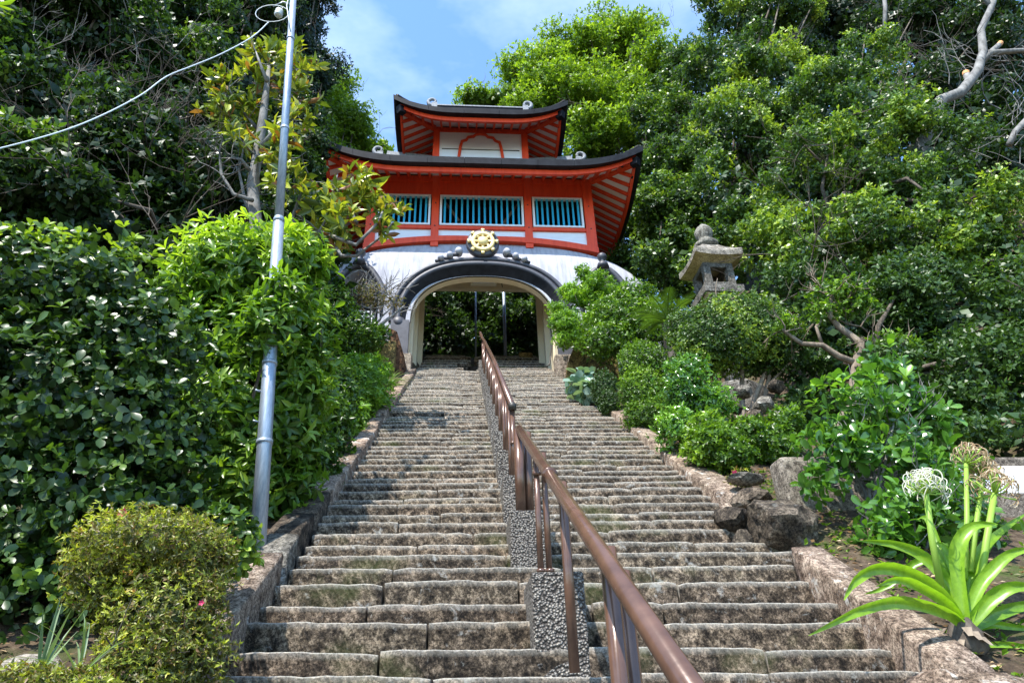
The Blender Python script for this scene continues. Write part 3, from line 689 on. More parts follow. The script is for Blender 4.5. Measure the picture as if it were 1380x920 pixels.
for sx in (-1, 1):
    for dx, r_, dz in ((.60, .10, .12), (.82, .085, .0), (1.04, .08, -.04)):
        x = GX+sx*dx; zz = 8.2+(1.37+.54)*(1-(dx/2.26)**2.35)**(1/2.35)+.04+dz*.7
        MB().lathe((x, 13.42, zz), [(r_*.8, -.16), (r_, -.1), (r_, .0), (r_*.8, .06), (r_*.3, .085)], 16, axis='Y').build('cloud_knob', M['tilegrey'] if False else M['plaster'], gate, True)
        MB().tube([(x+sx*.02, 13.46, zz-r_*.6), (x+sx*.14, 13.45, zz-r_*1.1)], [r_*.7, r_*.4], 8).build('knob_shadow_tail', M['moulding'], gate, True)  # dark tail imitating the shadow beside each knob

# -- red storey
YW = 14.0
def gb(x0, x1, y0, y1, z0, z1, nm, m_, parent=gate): return MB().box(GX+x0, GX+x1, y0, y1, z0, z1).build(nm, M[m_], parent)
for x, w in ((-2.93, .26), (-1.25, .2), (1.25, .2), (2.93, .26)):
    p_ = gb(x-w/2, x+w/2, YW-.05, YW+.2, 10.75, 13.19, 'post', 'red')
    gb(x-.11, x+.11, YW-.11, YW+.1, 13.192, 13.36, 'bracket_block', 'whiteframe', p_)
    for zz in (11.42, 12.2): MB().lathe((GX+x+.0, YW-.052, zz), [(.02, 0), (.018, .012)], 8, axis='Y').build('nail_head', M['cable'], p_)
for x0, x1 in ((-2.8, -1.35), (-1.15, 1.15), (1.35, 2.8)):
    gb(x0, x1, YW, YW+.12, 12.52, 12.98, 'red_panel', 'red'); gb(x0, x1, YW-.03, YW+.14, 12.984, 13.19, 'top_beam', 'red')
    gb(x0, x1, YW-.02, YW+.14, 11.36, 11.455, 'sill_beam', 'red')
    # arc-bottomed white board
    n = 10; mbp = MB(); xs_ = [GX+x0+(x1-x0)*i/n for i in range(n+1)]
    zb = lambda x: 11.09 - .30*max(0, (abs(x-GX)-.6)/2.46)**2.0
    mbp.grid([[(x, YW+.05, zb(x)-.05) for x in xs_], [(x, YW+.05, 11.37) for x in xs_], [(x, YW+.12, 11.37) for x in xs_]]); mbp.build('white_board', M['whitepanel'], gate)
n = 40; xs_ = [GX-3.07+6.14*i/n for i in range(n+1)]; bt = MB()
zt = lambda x: 11.09 - .30*max(0, (abs(x-GX)-.6)/2.46)**2.0; zl = lambda x: 10.95 - .34*(abs(x-GX)/3.06)**2.1
bt.grid([[(x, YW-.07, zt(x)) for x in xs_], [(x, YW-.07, zl(x)) for x in xs_], [(x, YW+.2, zl(x)) for x in xs_], [(x, YW+.2, zt(x)) for x in xs_], [(x, YW-.07, zt(x)) for x in xs_]]); bt.build('curved_bottom_beam', M['red'], gate)
for (x0, x1, nb) in ((-2.76, -1.38, 9), (-1.13, 1.13, 14), (1.38, 2.76, 9)):
    win = MB(); z0, z1, fw_ = 11.46, 12.50, .055
    win.box(GX+x0, GX+x1, YW-.045, YW+.06, z0, z0+fw_); win.box(GX+x0, GX+x1, YW-.045, YW+.06, z1-fw_, z1)
    win.box(GX+x0, GX+x0+fw_, YW-.044, YW+.059, z0+fw_, z1-fw_); win.box(GX+x1-fw_, GX+x1, YW-.044, YW+.059, z0+fw_, z1-fw_)
    w = win.build('window', M['whiteframe'], gate)
    for i in range(nb):
        x = GX+x0+fw_+(x1-x0-2*fw_)*(i+.5+.0)/nb
        MB().box(x-.026, x+.026, YW-.02, YW+.03, z0+fw_-.004, z1-fw_+.004).build('window_bar', M['blue'], w)
for p0, p1 in (((-1.0, 12.55), (-.62, 11.95)), ((1.02, 12.55), (.6, 11.9)), ((1.45, 11.9), (2.1, 11.5)), ((-1.45, 11.9), (-2.1, 11.5))):
    MB().bar((GX+p0[0], YW+.35, p0[1]), (GX+p1[0], YW+.4, p1[1]), .07, .07, upv=(0, 1, 0)).build('diagonal_brace', M['brace'], gate)
# loft box: side and back walls, floor and ceiling
gb(-3.04, 3.04, 16.25, 16.4, 11.3, 13.3, 'rear_wall', 'red')
for sx in (-1, 1):
    x0, x1 = sorted((sx*2.9, sx*3.04)); gb(x0, x1, YW+.2, 16.25, 10.7 if False else 11.0, 13.3, 'side_wall', 'red')
    MB().box(min(GX+sx*3.041, GX+sx*3.07), max(GX+sx*3.041, GX+sx*3.07), YW+.5, 16.0, 11.2, 12.3).build('side_board', M['whitepanel'], gate)
gb(-2.9, 2.9, YW+.14, 16.25, 11.26, 11.34, 'loft_floor', 'interior'); gb(-2.9, 2.9, YW+.14, 16.25, 13.2, 13.28, 'loft_ceiling', 'interior')
gb(-2.9, 2.9, YW+1.2, YW+1.25, 11.34, 13.2, 'loft_partition', 'interior')

# -- roofs
def roof(yc, hx, hy, ov, zc, lift, th, zw, rhw, zr, sp, Lc, rw=.06, black_seg=.95, skip_front_mid=None):
    def lf(d): return lift*max(0.0, 1-d/Lc)**2.6
    def E(side, u):      # u = coordinate along the side measured from its middle
        h = hx if side in 'fb' else hy; z = zc + lf(h-abs(u))
        return {'f': (GX+u, yc-hy, z), 'b': (GX+u, yc+hy, z), 'r': (GX+hx, yc+u, z), 'l': (GX-hx, yc+u, z)}[side]
    inw = {'f': Vector((0, 1, 0)), 'b': Vector((0, -1, 0)), 'r': Vector((-1, 0, 0)), 'l': Vector((1, 0, 0))}
    def ring(ins, dz, side, n):
        h = hx if side in 'fb' else hy; out = []
        for i in range(n+1):
            u = (-1+2*i/n)*(h-ins); e = E(side, u/(h-ins)*h); p = Vector(e) + inw[side]*ins + Vector((0, 0, dz))
            if side in 'fb': p.x = GX+u
            else: p.y = yc+u
            out.append(p)
        return out
    def soff(side, u, d):    # soffit height at distance d in from the eave
        h = hx if side in 'fb' else hy
        z0 = zc + lf(h-abs(u)) - .10
        return z0 + (zw - z0)*min(1, d/ov)
    for side in 'frlb':
        h = hx if side in 'fb' else hy; n = max(4, round(2*h/black_seg)); N = n*4
        o0 = ring(0, 0, side, N); o1 = ring(-.03, th, side, N); i0 = ring(.21, -.012, side, N); i1 = ring(.21, th*.9, side, N)
        for j in range(n):
            a, b = j*4, j*4+4; mbp = MB(); sh = lambda L_: [L_[q] for q in range(a, b+1)]
            A0, A1, B0, B1 = sh(o0), sh(o1), sh(i0), sh(i1)
            for L_ in (A0, A1, B0, B1):
                e = (L_[-1]-L_[0]).normalized()*.004; L_[0] = L_[0]+(e if j else e*0); L_[-1] = L_[-1]-(e if j < n-1 else e*0)
            mbp.grid([A0, A1, B1, B0, A0]); mbp.f += [(0, 5, 10, 15), (4, 19, 14, 9)]; mbp.m += [0, 0]
            mbp.build('eave_edge_plate', M['black'], gate)
        f0, f1 = ring(.16, -.16, side, N), ring(.16, -.004, side, N); g0, g1 = ring(.23, -.16, side, N), ring(.23, -.004, side, N)
        MB().grid([f0, f1, g1, g0, f0]).build('eave_fascia', M['red'], gate)
        # soffit boards + rafters
        nu = 24; rows = []
        for d in np.linspace(.2, ov+.02, 6):
            row = []
            for i in range(nu+1):
                u = (-1+2*i/nu)*(h-d); q = Vector(E(side, u)) + inw[side]*d; q.z = soff(side, u, d) + .02; row.append(q)
            rows.append(row)
        MB().grid(rows).build('soffit_board', M['soffit'], gate)
        nr = int(2*(h-.25)/sp); off = (2*(h)-nr*sp)/2
        for i in range(nr+1):
            u = -h + off + i*sp; dend = min(ov+.05, h-abs(u))
            if dend < .3: continue
            d0 = .19; p = Vector(E(side, u)) + inw[side]*d0; p.z = soff(side, u, d0)-.03; q = Vector(E(side, u)) + inw[side]*dend; q.z = soff(side, u, dend)-.03
            r_ = MB().bar(p, q, rw, .09).build('rafter', M['red'], gate)
            dd = (q-p).normalized(); MB().bar(p-dd*.012+Vector((0, 0, -.012)), p+dd*.03+Vector((0, 0, -.012)), rw+.012, .085).build('rafter_cap', M['black'], r_)
    for sx in (-1, 1):
        for sy in (-1, 1):
            p = Vector((GX+sx*(hx-.16), yc+sy*(hy-.16), zc+lift-.24)); q = Vector((GX+sx*(hx-ov-.0), yc+sy*(hy-ov), zw-.08))
            hr = MB().bar(p, q, .13, .2).build('hip_rafter', M['red'], gate); d = (q-p).normalized()
            MB().bar(p-d*.05, p+d*.16, .17, .22).build('hip_cap', M['black'], hr)
    # top surface
    rs = MB(); nv = 8; n = 24
    for side in 'frlb':
        h = hx if side in 'fb' else hy; rows = []
        for v_ in range(nv+1):
            t = v_/nv; row = []
            for i in range(n+1):
                w_ = -1+2*i/n; e = Vector(E(side, w_*h)); e.z += th*.9
                tx = GX + (w_*rhw if side in 'fb' else (rhw if side == 'r' else -rhw))
                q = Vector((tx, yc, zr)); p = e.lerp(q, t); p.z = e.z + (zr-e.z)*(t**1.35); row.append(p)
            rows.append(row)
        rs.grid(rows)
    rs.build('roof_covering', M['black'], gate, True)
    for sx in (-1, 1):     # hip ridges
        for sy in (-1, 1):
            pts = []
            for t in np.linspace(.05, 1, 9):
                e = Vector((GX+sx*hx, yc+sy*hy, zc+lift+th)); q = Vector((GX+sx*rhw, yc, zr)); p = e.lerp(q, t); p.z = e.z+(zr-e.z)*(t**1.35)+.04; pts.append(p)
            MB().tube(pts, .07, 6).build('hip_ridge', M['black'], gate, True)
roof(15.2, 4.28, 2.45, 1.22, 12.51, .62, .185, 13.23, 3.1, 14.9, .285, 2.5)
# ridge pieces of the lower roof
for sx in (-1, 1):
    MB().bar((GX+sx*1.5, 15.15, 14.92), (GX+sx*2.85, 15.15, 15.06), .2, .26).build('lower_ridge', M['tilegrey'], gate)
def scroll(cx, y, z, sx, s, nm='ridge_scroll'):
    pts = []; rad = []
    for i in range(26):
        t = i/25; a = -.5*math.pi + t*1.72*math.pi; r_ = s*(.52-.34*t); 
        cxx = cx + sx*s*.15; czz = z + s*.72
        pts.append((cxx + sx*r_*math.cos(a), y, czz + r_*math.sin(a))); rad.append(s*(.19-.09*t))
    pts = [(cx-sx*s*.7, y, z+s*.04), (cx-sx*s*.3, y, z+s*.10)] + pts; rad = [s*.10, s*.17]+rad
    f = MB().tube(pts, rad, 9).build(nm, M['tilegrey'], gate, True)
    MB().box(cx-.09-.0*sx, cx+.09, y-.12, y+.12, z-.22, z+.12).build('scroll_block', M['tilegrey'], f)
for sx in (-1, 1): scroll(GX+sx*3.05, 15.15, 15.04, sx, .36)
# upper storey
Y2 = 14.7
def g2(x0, x1, y0, y1, z0, z1, nm, m_, parent=gate): return MB().box(GX+x0, GX+x1, y0, y1, z0, z1).build(nm, M[m_], parent)
for x in (-1.34, 1.34):
    p_ = g2(x-.095, x+.095, Y2-.05, Y2+.15, 13.6, 15.85, 'post', 'red'); g2(x-.10, x+.10, Y2-.1, Y2+.1, 15.852, 16.02, 'bracket_block', 'whiteframe', p_)
g2(-1.243, 1.243, Y2-.03, Y2+.12, 15.68, 15.85, 'top_beam', 'red')
g2(-1.243, 1.243, Y2+.0, Y2+.1, 13.7, 15.678, 'white_wall_panel', 'whitepanel'); g2(-1.17, 1.17, Y2-.012, Y2+.002, 14.96, 14.99, 'black_batten', 'cable')
og = []
half = [(.72, 14.2), (.66, 14.62), (.61, 15.08), (.57, 15.28), (.44, 15.34), (.38, 15.46), (.22, 15.49), (.15, 15.58), (0, 15.61)]
pts = [(GX-x, Y2-.03, z) for x, z in half] + [(GX+x, Y2-.03, z) for x, z in reversed(half[:-1])]
MB().tube(pts, .045, 8).build('ogee_window_outline', M['red'], gate, True)
for sx in (-1, 1):
    x0, x1 = sorted((sx*1.3, sx*1.42)); g2(x0, x1, Y2+.15, 15.6, 13.6, 15.84, 'side_wall', 'whitepanel')
g2(-1.4, 1.4, 15.6, 15.7, 13.6, 15.84, 'rear_wall', 'red')
roof(15.15, 2.53, 1.62, 1.13, 15.23, .48, .16, 15.88, 1.40, 17.02, .265, 1.9, rw=.055)
MB().box(GX-1.32, GX+1.32, 15.03, 15.27, 16.86, 17.2).build('main_ridge', M['black'], gate)
MB().box(GX-1.38, GX+1.38, 15.0, 15.3, 17.203, 17.25).build('ridge_cap', M['tilegrey'], gate)
for sx in (-1, 1): scroll(GX+sx*1.47, 15.12, 17.22, sx, .36)

# lamp and cable inside the arch
lt = empty('tube_lamp', at(652, 380, 15.2), label='white fluorescent tube lamp fixed above the inner opening of the arch', cat='lamp')
c = lt.location.copy()
MB().box(c.x-.36, c.x+.36, c.y-.0, c.y+.12, c.z-.05, c.z+.10).build('housing', M['lampwhite'], lt)
MB().tube([(c.x-.30, c.y-.03, c.z-.02), (c.x+.30, c.y-.03, c.z-.02)], .028, 10).build('tube', M['whiteframe'], lt, True)
MB().tube([c+Vector((.33, .05, .03)), c+Vector((.45, .04, .05)), c+Vector((.50, .05, -.02)), c+Vector((.52, .1, -.1))], .012, 6).build('lead', M['cable'], lt, True)
e0 = Vector((GX+1.64, 14.08, 9.3)); cb = MB().tube([e0, e0+Vector((.02, 0, -.6)), e0+Vector((.05, 0, -1.2)), e0+Vector((.0, -.03, -1.7)), e0+Vector((-.05, -.05, -1.95)), e0+Vector((-.16, -.08, -2.05))], .018, 6).build('cable', M['cable'], None, True)
meta(cb, label='dark cable running down the right inner wall of the arch', cat='cable')
# mossy block and small step behind the arch, right
o = MB().box(1.55, 1.95, 16.9, 17.3, 8.6, 9.25).build('mossy_kerb_block', M['mossblock'], None); bevel(o, .03); meta(o, label='yellow mossy stone block on the steps behind the arch', cat='stone block')
for i, (pa, pb, yy) in enumerate((((478, 458), (530, 520), 12.6), ((778, 458), (836, 512), 12.4))):
    a = at(*pa, yy); b = at(*pb, yy)
    o = MB().box(a.x, b.x, yy, yy+.8, b.z-.6, a.z).build('stone_block', M['mossblock'], None); bevel(o, .03, 2)
    meta(o, label=['yellowish square stone block left of the arch foot', 'yellow mossy stone block right of the arch foot behind the clipped bushes'][i], cat='stone block')
def wedge(nm, poly, y0, y1, m_, **k):
    n = len(poly); mb = MB(); P0 = [at(px, py, y0) for px, py in poly]; P1 = [Vector((p.x, y1, p.z)) for p in P0]
    mb.add(P0+P1, [tuple(range(n)), tuple(range(2*n-1, n-1, -1))]+[(i, (i+1) % n, n+(i+1) % n, n+i) for i in range(n)]); o = mb.build(nm, M[m_], None, **k); bevel(o, .02, 2); return o
wedge('stone_slab', [(522, 440), (535, 446), (545, 480), (546, 520), (530, 520), (527, 470)], 12.75, 13.3, 'browns', label='dark reddish-brown upright slab leaning at the left foot of the arch', cat='stone slab')
wedge('stone_slab', [(785, 440), (792, 446), (782, 512), (762, 514), (768, 480)], 12.45, 13.1, 'mossblock', label='green-edged upright slab leaning at the right foot of the arch', cat='stone slab')
wedge('stone_post', [(752, 482), (766, 478), (764, 508), (750, 508)], 12.9, 13.2, 'concrete', label='short pale stone post at the right foot of the arch', cat='stone post')

# ================================================================ STONES, WALL, LANTERN
rock('boulder', at(1058, 712, 4.75), (.30, .30, .27), 'darkrock', 3, 'big dark craggy boulder at the right edge of the stairs', 'boulder', sub=4)
rock('boulder', at(985, 700, 4.95), (.17, .16, .13), 'darkrock', 5, 'squarish brown boulder ending the upper right kerb', 'boulder')
rock('boulder', at(1012, 672, 5.2), (.22, .2, .10), 'darkrock', 8, 'flat dark stone above the big craggy boulder', 'boulder')
rock('boulder', at(1125, 760, 4.6), (.16, .14, .09), 'greyrock', 9, 'small grey-brown rock between the craggy boulder and the crinum lily', 'boulder')
rock('boulder', at(1000, 732, 4.8), (.10, .12, .10), 'darkrock', 11, 'small dark stone wedged beside the steps below the squarish boulder', 'boulder')
rock('boulder', at(1005, 645, 5.5), (.22, .15, .06), 'greyrock', 13, 'flat pale-edged stone behind the little pink azalea', 'boulder')
for i, (px, py, r_, Y, lab) in enumerate([(1030, 545, .14, 7.1, 'rounded lichen-spotted stone at the left of the pile under the clipped dome bush'), (1045, 520, .12, 7.2, 'flat brownish stone on top of the pile under the dome bush'), (1002, 528, .13, 7.2, 'dark round stone in the pile behind the bush trunk'),
                                     (1018, 562, .12, 7.0, 'lowest pale-faced stone of the pile under the dome bush'), (1050, 560, .10, 7.05, 'small dark stone at the right foot of the pile'), (990, 550, .10, 7.1, 'small lichen stone at the left foot of the pile')]):
    rock('pile_stone', at(px, py, Y), (r_*1.1, r_, r_*.85), 'greyrock' if i % 2 == 0 else 'darkrock', 20+i, lab, 'stone', sub=3, group='stones piled under the clipped dome bush')
rock('pale_rock', at(38, 905, 2.9), (.16, .14, .08), 'palerock', 31, 'pale grey rock behind the grassy blades in the lower left corner', 'rock')
for i, (px, py, r_, Y, lab) in enumerate([(478, 585, .16, 8.2, 'grey mossy stone beside the left kerb, upper one of a pair'), (485, 610, .13, 7.7, 'grey stone beside the left kerb, lower one of a pair'), (497, 568, .10, 8.7, 'small grey stone nestled in the bright ferns by the left kerb')]):
    rock('kerb_rock', at(px, py, Y), (r_, r_, r_*.8), 'greyrock', 40+i, lab, 'rock')
for i in range(34):   # loose chips on the treads
    if i % 2: x, y = random.uniform(1.9, 2.12), random.uniform(2.9, 5.3)
    else: x, y = random.uniform(-1.0, 2.0), random.uniform(2.8, 5)
rw = empty('low_garden_wall', at(1200, 700, 5.2), label='low weathered concrete wall with white panels behind the camellia and crinum', cat='wall')
a = at(1046, 616, 5.25); b = at(1420, 612, 5.0)
o = MB().box(a.x, a.x+.9, 5.2, 5.45, a.z-.75, a.z).build('concrete_block', M['concrete'], rw); bevel(o, .05, 3)
o = MB().box(a.x+.905, a.x+2.3, 5.22, 5.45, a.z-.75, a.z-.01).build('concrete_block', M['concrete'], rw); bevel(o, .03, 3)
def panel(px0, py0, px1, py1, Y): 
    p, q = at(px0, py0, Y), at(px1, py1, Y); o = MB().box(p.x, q.x+.4, Y, Y+.04, q.z, p.z).build('white_panel', M['whitepanel'], rw); bevel(o, .006); return o
panel(1285, 628, 1380, 668, 5.1); panel(1300, 703, 1380, 765, 5.02)
p, q = at(1255, 668, 5.1), at(1400, 703, 5.1); MB().box(p.x, q.x+.4, 5.03, 5.2, q.z, p.z).build('ledge', M['concrete'], rw)
# edge stones around the crinum bed
for (pa, pb, Y0, lab) in (((1238, 915), (1300, 900), 3.25, 'long flat bed-edge stone in the shade of the crinum'), ((1270, 918), (1420, 918), 3.2, 'broad bed-edge stone in the lower right corner')):
    a, b = at(*pa, Y0), at(*pb, Y0)
    o = rock('edge_stone', (a+b)/2+Vector((0, .05, -.05)), ((b-a).length*.62, .24, .10), 'coping', int(pa[0]), lab, 'edge stone', sub=4, amp=.12)

# stone lantern
lan = at(957, 400, 9.5); lan = Vector((4.38, 9.5, 0)); lz = ground_z(4.38, 9.5); lt = empty('stone_lantern', (lan.x, lan.y, lz), label='tall weathered stone garden lantern with onion-shaped finial above the clipped bushes', cat='lantern')
RZ = R(2)
def sq(prof, nm, m_, n=4, parent=lt, rot=RZ, c=(4.38, 9.5), bev=.012):
    mb = MB(); rows = []
    for r_, z in prof:
        rows.append([(c[0]+r_*math.cos(rot+2*math.pi*(k_+.5)/n), c[1]+r_*math.sin(rot+2*math.pi*(k_+.5)/n), z) for k_ in range(n)])
    mb.grid(rows, closed=True); mb.f += [tuple(range(n-1, -1, -1)), tuple((len(prof)-1)*n+k_ for k_ in range(n))]; mb.m += [0, 0]
    o = mb.build(nm, M[m_], parent); bevel(o, bev, 2); return o
sq([(.46, lz-.2), (.46, lz+.25), (.30, lz+.36)], 'base', 'lantern', 6)
MB().lathe((4.38, 9.5, 0), [(.16, lz+.3), (.15, 4.9), (.17, 5.0), (.17, 5.12), (.15, 5.2), (.17, 5.86)], 18).build('shaft', M['lantern'], lt, True)
sq([(.20, 5.86), (.44, 6.18), (.46, 6.2)], 'flared_platform', 'lantern_bounce'); sq([(.50, 6.2), (.50, 6.36)], 'platform_edge', 'lantern')
fb = MB(); hw = .27
for sx in (-1, 1):
    for sy in (-1, 1): x0, x1 = sorted((sx*hw, sx*(hw-.125))); y0, y1 = sorted((sy*hw, sy*(hw-.125))); fb.box(x0, x1, y0, y1, 6.36, 6.86)
for sx in (-1, 1): x0, x1 = sorted((sx*(hw-.004), sx*(hw-.125))); fb.box(x0, x1, -hw+.125, hw-.125, 6.36, 6.46); fb.box(x0, x1, -hw+.125, hw-.125, 6.76, 6.86)
for sy in (-1, 1): y0, y1 = sorted((sy*(hw-.004), sy*(hw-.125))); fb.box(-hw+.125, hw-.125, y0, y1, 6.36, 6.46); fb.box(-hw+.125, hw-.125, y0, y1, 6.76, 6.86)
rot = Matrix.Rotation(RZ, 4, 'Z'); fb.v = [tuple(rot @ Vector(v_) + Vector((4.38, 9.5, 0))) for v_ in fb.v]
o = fb.build('fire_box', M['lantern'], lt); bevel(o, .01, 2)
# curved roof
rows = []
for (r_, z, lift_) in ((.36, 6.86, 0), (.61, 6.92, .05), (.61, 7.01, .08), (.46, 7.13, .03), (.33, 7.25, .0), (.20, 7.36, 0)):
    row = []
    for side in range(4):
        for j in range(6):
            t = -1+2*j/6; a = RZ+side*math.pi/2; hx_ = r_*.7071
            x = hx_; y_ = hx_*t; row.append((4.38+x*math.cos(a)-y_*math.sin(a), 9.5+x*math.sin(a)+y_*math.cos(a), z+lift_*abs(t)**2.4))
    rows.append(row)
mb = MB(); mb.grid(rows, closed=True); mb.f += [tuple(range(23, -1, -1)), tuple(5*24+k_ for k_ in range(24))]; mb.m += [0, 0]
o = mb.build('roof', [M['lantern'], M['lantern_bounce']], lt)
for p_ in o.data.polygons:
    if p_.normal.z < -.5: p_.material_index = 1  # downward faces get the painted warm bounce
MB().lathe((4.38, 9.5, 7.36), [(.13, -.02), (.21, .03), (.22, .09), (.15, .16), (.11, .18), (.13, .22), (.165, .31), (.165, .39), (.12, .47), (.05, .54), (.015, .58)], 20).build('onion_finial', M['lantern'], lt, True)

# ================================================================ LAMP POLE AND WIRE
b0 = at(346, 757, 4.42); dirp = (at(395, 0, 4.6)-b0)
pole = empty('steel_lamp_pole', b0, label='leaning galvanised steel utility pole rising out of the left hedge', cat='pole')
pt = lambda t: b0+dirp*t
MB().tube([pt(-.03), pt(.18), pt(.47)], [.052, .049, .044], 20).build('lower_sleeve', M['steel'], pole, True)
MB().tube([pt(.469), pt(.474), pt(.48)], [.047, .047, .035], 20).build('sleeve_collar', M['steel'], pole, True)
MB().tube([pt(.475), pt(.8), pt(1.05)], [.038, .035, .033], 20).build('upper_shaft', M['steel'], pole, True)
for t, r_ in ((.135, .0525), (.24, .051), (.66, .0385), (.885, .037)):
    MB().tube([pt(t-.002), pt(t+.003)], r_+.003, 20).build('band', M['steel'], pole, True)
for t, s_ in ((.16, 1), (.2, -1), (.31, 1), (.35, -1)):
    c = pt(t); MB().tube([c+Vector((-.045, -.02, 0)), c+Vector((-.075, -.045, 0))], .008, 6).build('step_bolt', M['steel'], pole, True)
ins = pt(.955)
MB().tube([pt(.985), pt(.985)+Vector((-.1, -.02, .01)), pt(.985)+Vector((-.20, 0, -.05))], .008, 6).build('bracket', M['steel'], pole, True)
MB().lathe(ins+Vector((-.14, 0, -.03)), [(.03, 0), (.045, .02), (.03, .035), (.045, .055), (.03, .07), (.04, .09)], 12).build('insulator', M['porcelain'], pole, True)
cab = [pt(.99)+Vector((-.0, -.03, .0))]
for i in range(22):
    a = i/21*2*math.pi*1.1; cab.append(pt(.955)+Vector((-.20+.17*math.cos(a), -.02, .14*math.sin(a)-.02)))
MB().tube(cab, .004, 6).build('service_loop', M['wire'], pole, True)
MB().tube([pt(1.03)+Vector((-.02, -.04, 0)), pt(.97)+Vector((-.05, -.045, 0)), pt(.93)+Vector((-.02, -.045, 0)), pt(.90)+Vector((0, -.042, 0))], .006, 6).build('down_lead', M['wire'], pole, True)
wp = []
for i, (px, py) in enumerate([(362, 30), (340, 50), (300, 72), (262, 88), (225, 103), (195, 125), (165, 142), (132, 158), (95, 173), (50, 187), (0, 200), (-60, 214)]):
    wp.append(at(px, py, 4.6-.12*i))
wp2 = []
for i in range(len(wp)-1):
    for j in range(4):
        t = j/4; p0 = wp[max(0, i-1)]; p1 = wp[i]; p2 = wp[i+1]; p3 = wp[min(len(wp)-1, i+2)]
        wp2.append(.5*((2*p1)+(-p0+p2)*t+(2*p0-5*p1+4*p2-p3)*t*t+(-p0+3*p1-3*p2+p3)*t**3))
c0 = wp2[0].copy()
o = MB().tube([p-c0 for p in wp2], .0055, 6).build('overhead_wire', M['wire'], None, True, label='pale sheathed overhead wire sagging from the leaning pole to the left', cat='wire'); o.location = c0

# ================================================================ PLANTS
# --- left foreground
lobes = [lobe(30, 400, 3.9, 120, 95), lobe(120, 400, 3.9, 95, 85), lobe(180, 470, 3.9, 85, 95), lobe(40, 540, 3.8, 130, 120), lobe(150, 580, 3.9, 120, 120), lobe(225, 590, 4.0, 60, 90),
         lobe(40, 700, 3.8, 120, 120), lobe(160, 690, 3.9, 120, 110), lobe(60, 830, 3.8, 120, 90), lobe(200, 790, 3.9, 100, 90), lobe(-60, 500, 3.8, 110, 160), lobe(-60, 720, 3.8, 110, 160)]
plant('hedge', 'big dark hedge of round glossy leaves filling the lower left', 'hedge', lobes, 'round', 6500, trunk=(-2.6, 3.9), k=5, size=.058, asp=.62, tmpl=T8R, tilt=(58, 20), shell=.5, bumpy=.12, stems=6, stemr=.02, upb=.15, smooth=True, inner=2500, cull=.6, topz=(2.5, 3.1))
lobes = [lobe(330, 370, 5.1, 90, 75), lobe(392, 362, 5.2, 52, 58), lobe(270, 400, 5.2, 60, 60), lobe(300, 470, 5.1, 80, 80), lobe(385, 450, 5.1, 56, 75), lobe(310, 560, 5.0, 70, 90), lobe(385, 550, 5.1, 55, 85),
         lobe(330, 640, 5.1, 70, 70), lobe(388, 630, 5.2, 42, 70), lobe(418, 500, 5.4, 30, 80), lobe(360, 440, 4.5, 34, 45, .22), lobe(378, 400, 4.5, 26, 30, .18)]
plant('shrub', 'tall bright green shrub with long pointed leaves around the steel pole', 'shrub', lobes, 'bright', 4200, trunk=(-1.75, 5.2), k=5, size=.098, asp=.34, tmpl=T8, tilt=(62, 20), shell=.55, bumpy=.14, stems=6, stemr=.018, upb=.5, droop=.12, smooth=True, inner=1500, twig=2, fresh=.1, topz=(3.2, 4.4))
lobes = [lobe(205, 740, 3.1, 95, 48, .32), lobe(150, 770, 3.05, 60, 55), lobe(262, 770, 3.1, 50, 70), lobe(220, 830, 3.0, 80, 70), lobe(250, 890, 3.0, 60, 60), lobe(190, 900, 2.95, 60, 60)]
az = plant('clipped_azalea', 'clipped yellow-green azalea bush in front of the dark hedge', 'bush', lobes, 'azalea', 7500, trunk=(-1.65, 3.1), k=6, size=.021, asp=.36, tmpl=T5, tilt=(55, 22), shell=.4, bumpy=.08, stems=5, stemr=.012, upb=.35, inner=2500, twig=3, fresh=.15)
def blossom(name, c, s, parent=None, m_='pink', label=None, cat='flower'):
    c = Vector(c); mb = MB()
    for i in range(5):
        a = i*2*math.pi/5; d = Vector((math.cos(a), -.5, math.sin(a))).normalized(); w = d.cross(Vector((0, -1, 0))).normalized()
        mb.add([c, c+d*s*.6+w*s*.35, c+d*s*1.1, c+d*s*.6-w*s*.35], [(0, 1, 2, 3)])
    return mb.build(name, L[m_], parent, label=label, cat=cat if parent is None else None)
blossom('blossom', at(166, 691, 2.95), .022, az); blossom('blossom', at(272, 812, 2.68), .012, az)
plant('small_shrub', 'small shrub of glossy round leaves tucked behind the clipped azalea', 'shrub', [lobe(318, 735, 3.55, 28, 38), lobe(300, 705, 3.6, 24, 22)], 'round', 230, trunk=(-1.40, 3.6), k=5, size=.045, asp=.6, tmpl=T8R, tilt=(55, 20), stems=3, stemr=.008, smooth=True, fresh=.5)
plant('clipped_bush', 'low clipped mossy-green bush along the bottom left edge', 'bush', [lobe(20, 940, 2.6, 80, 38), lobe(90, 935, 2.6, 60, 30)], 'azalea', 2200, trunk=(-1.7, 2.6), k=6, size=.02, asp=.35, tmpl=T5, shell=.4, bumpy=.06, stems=3, stemr=.01, inner=500)
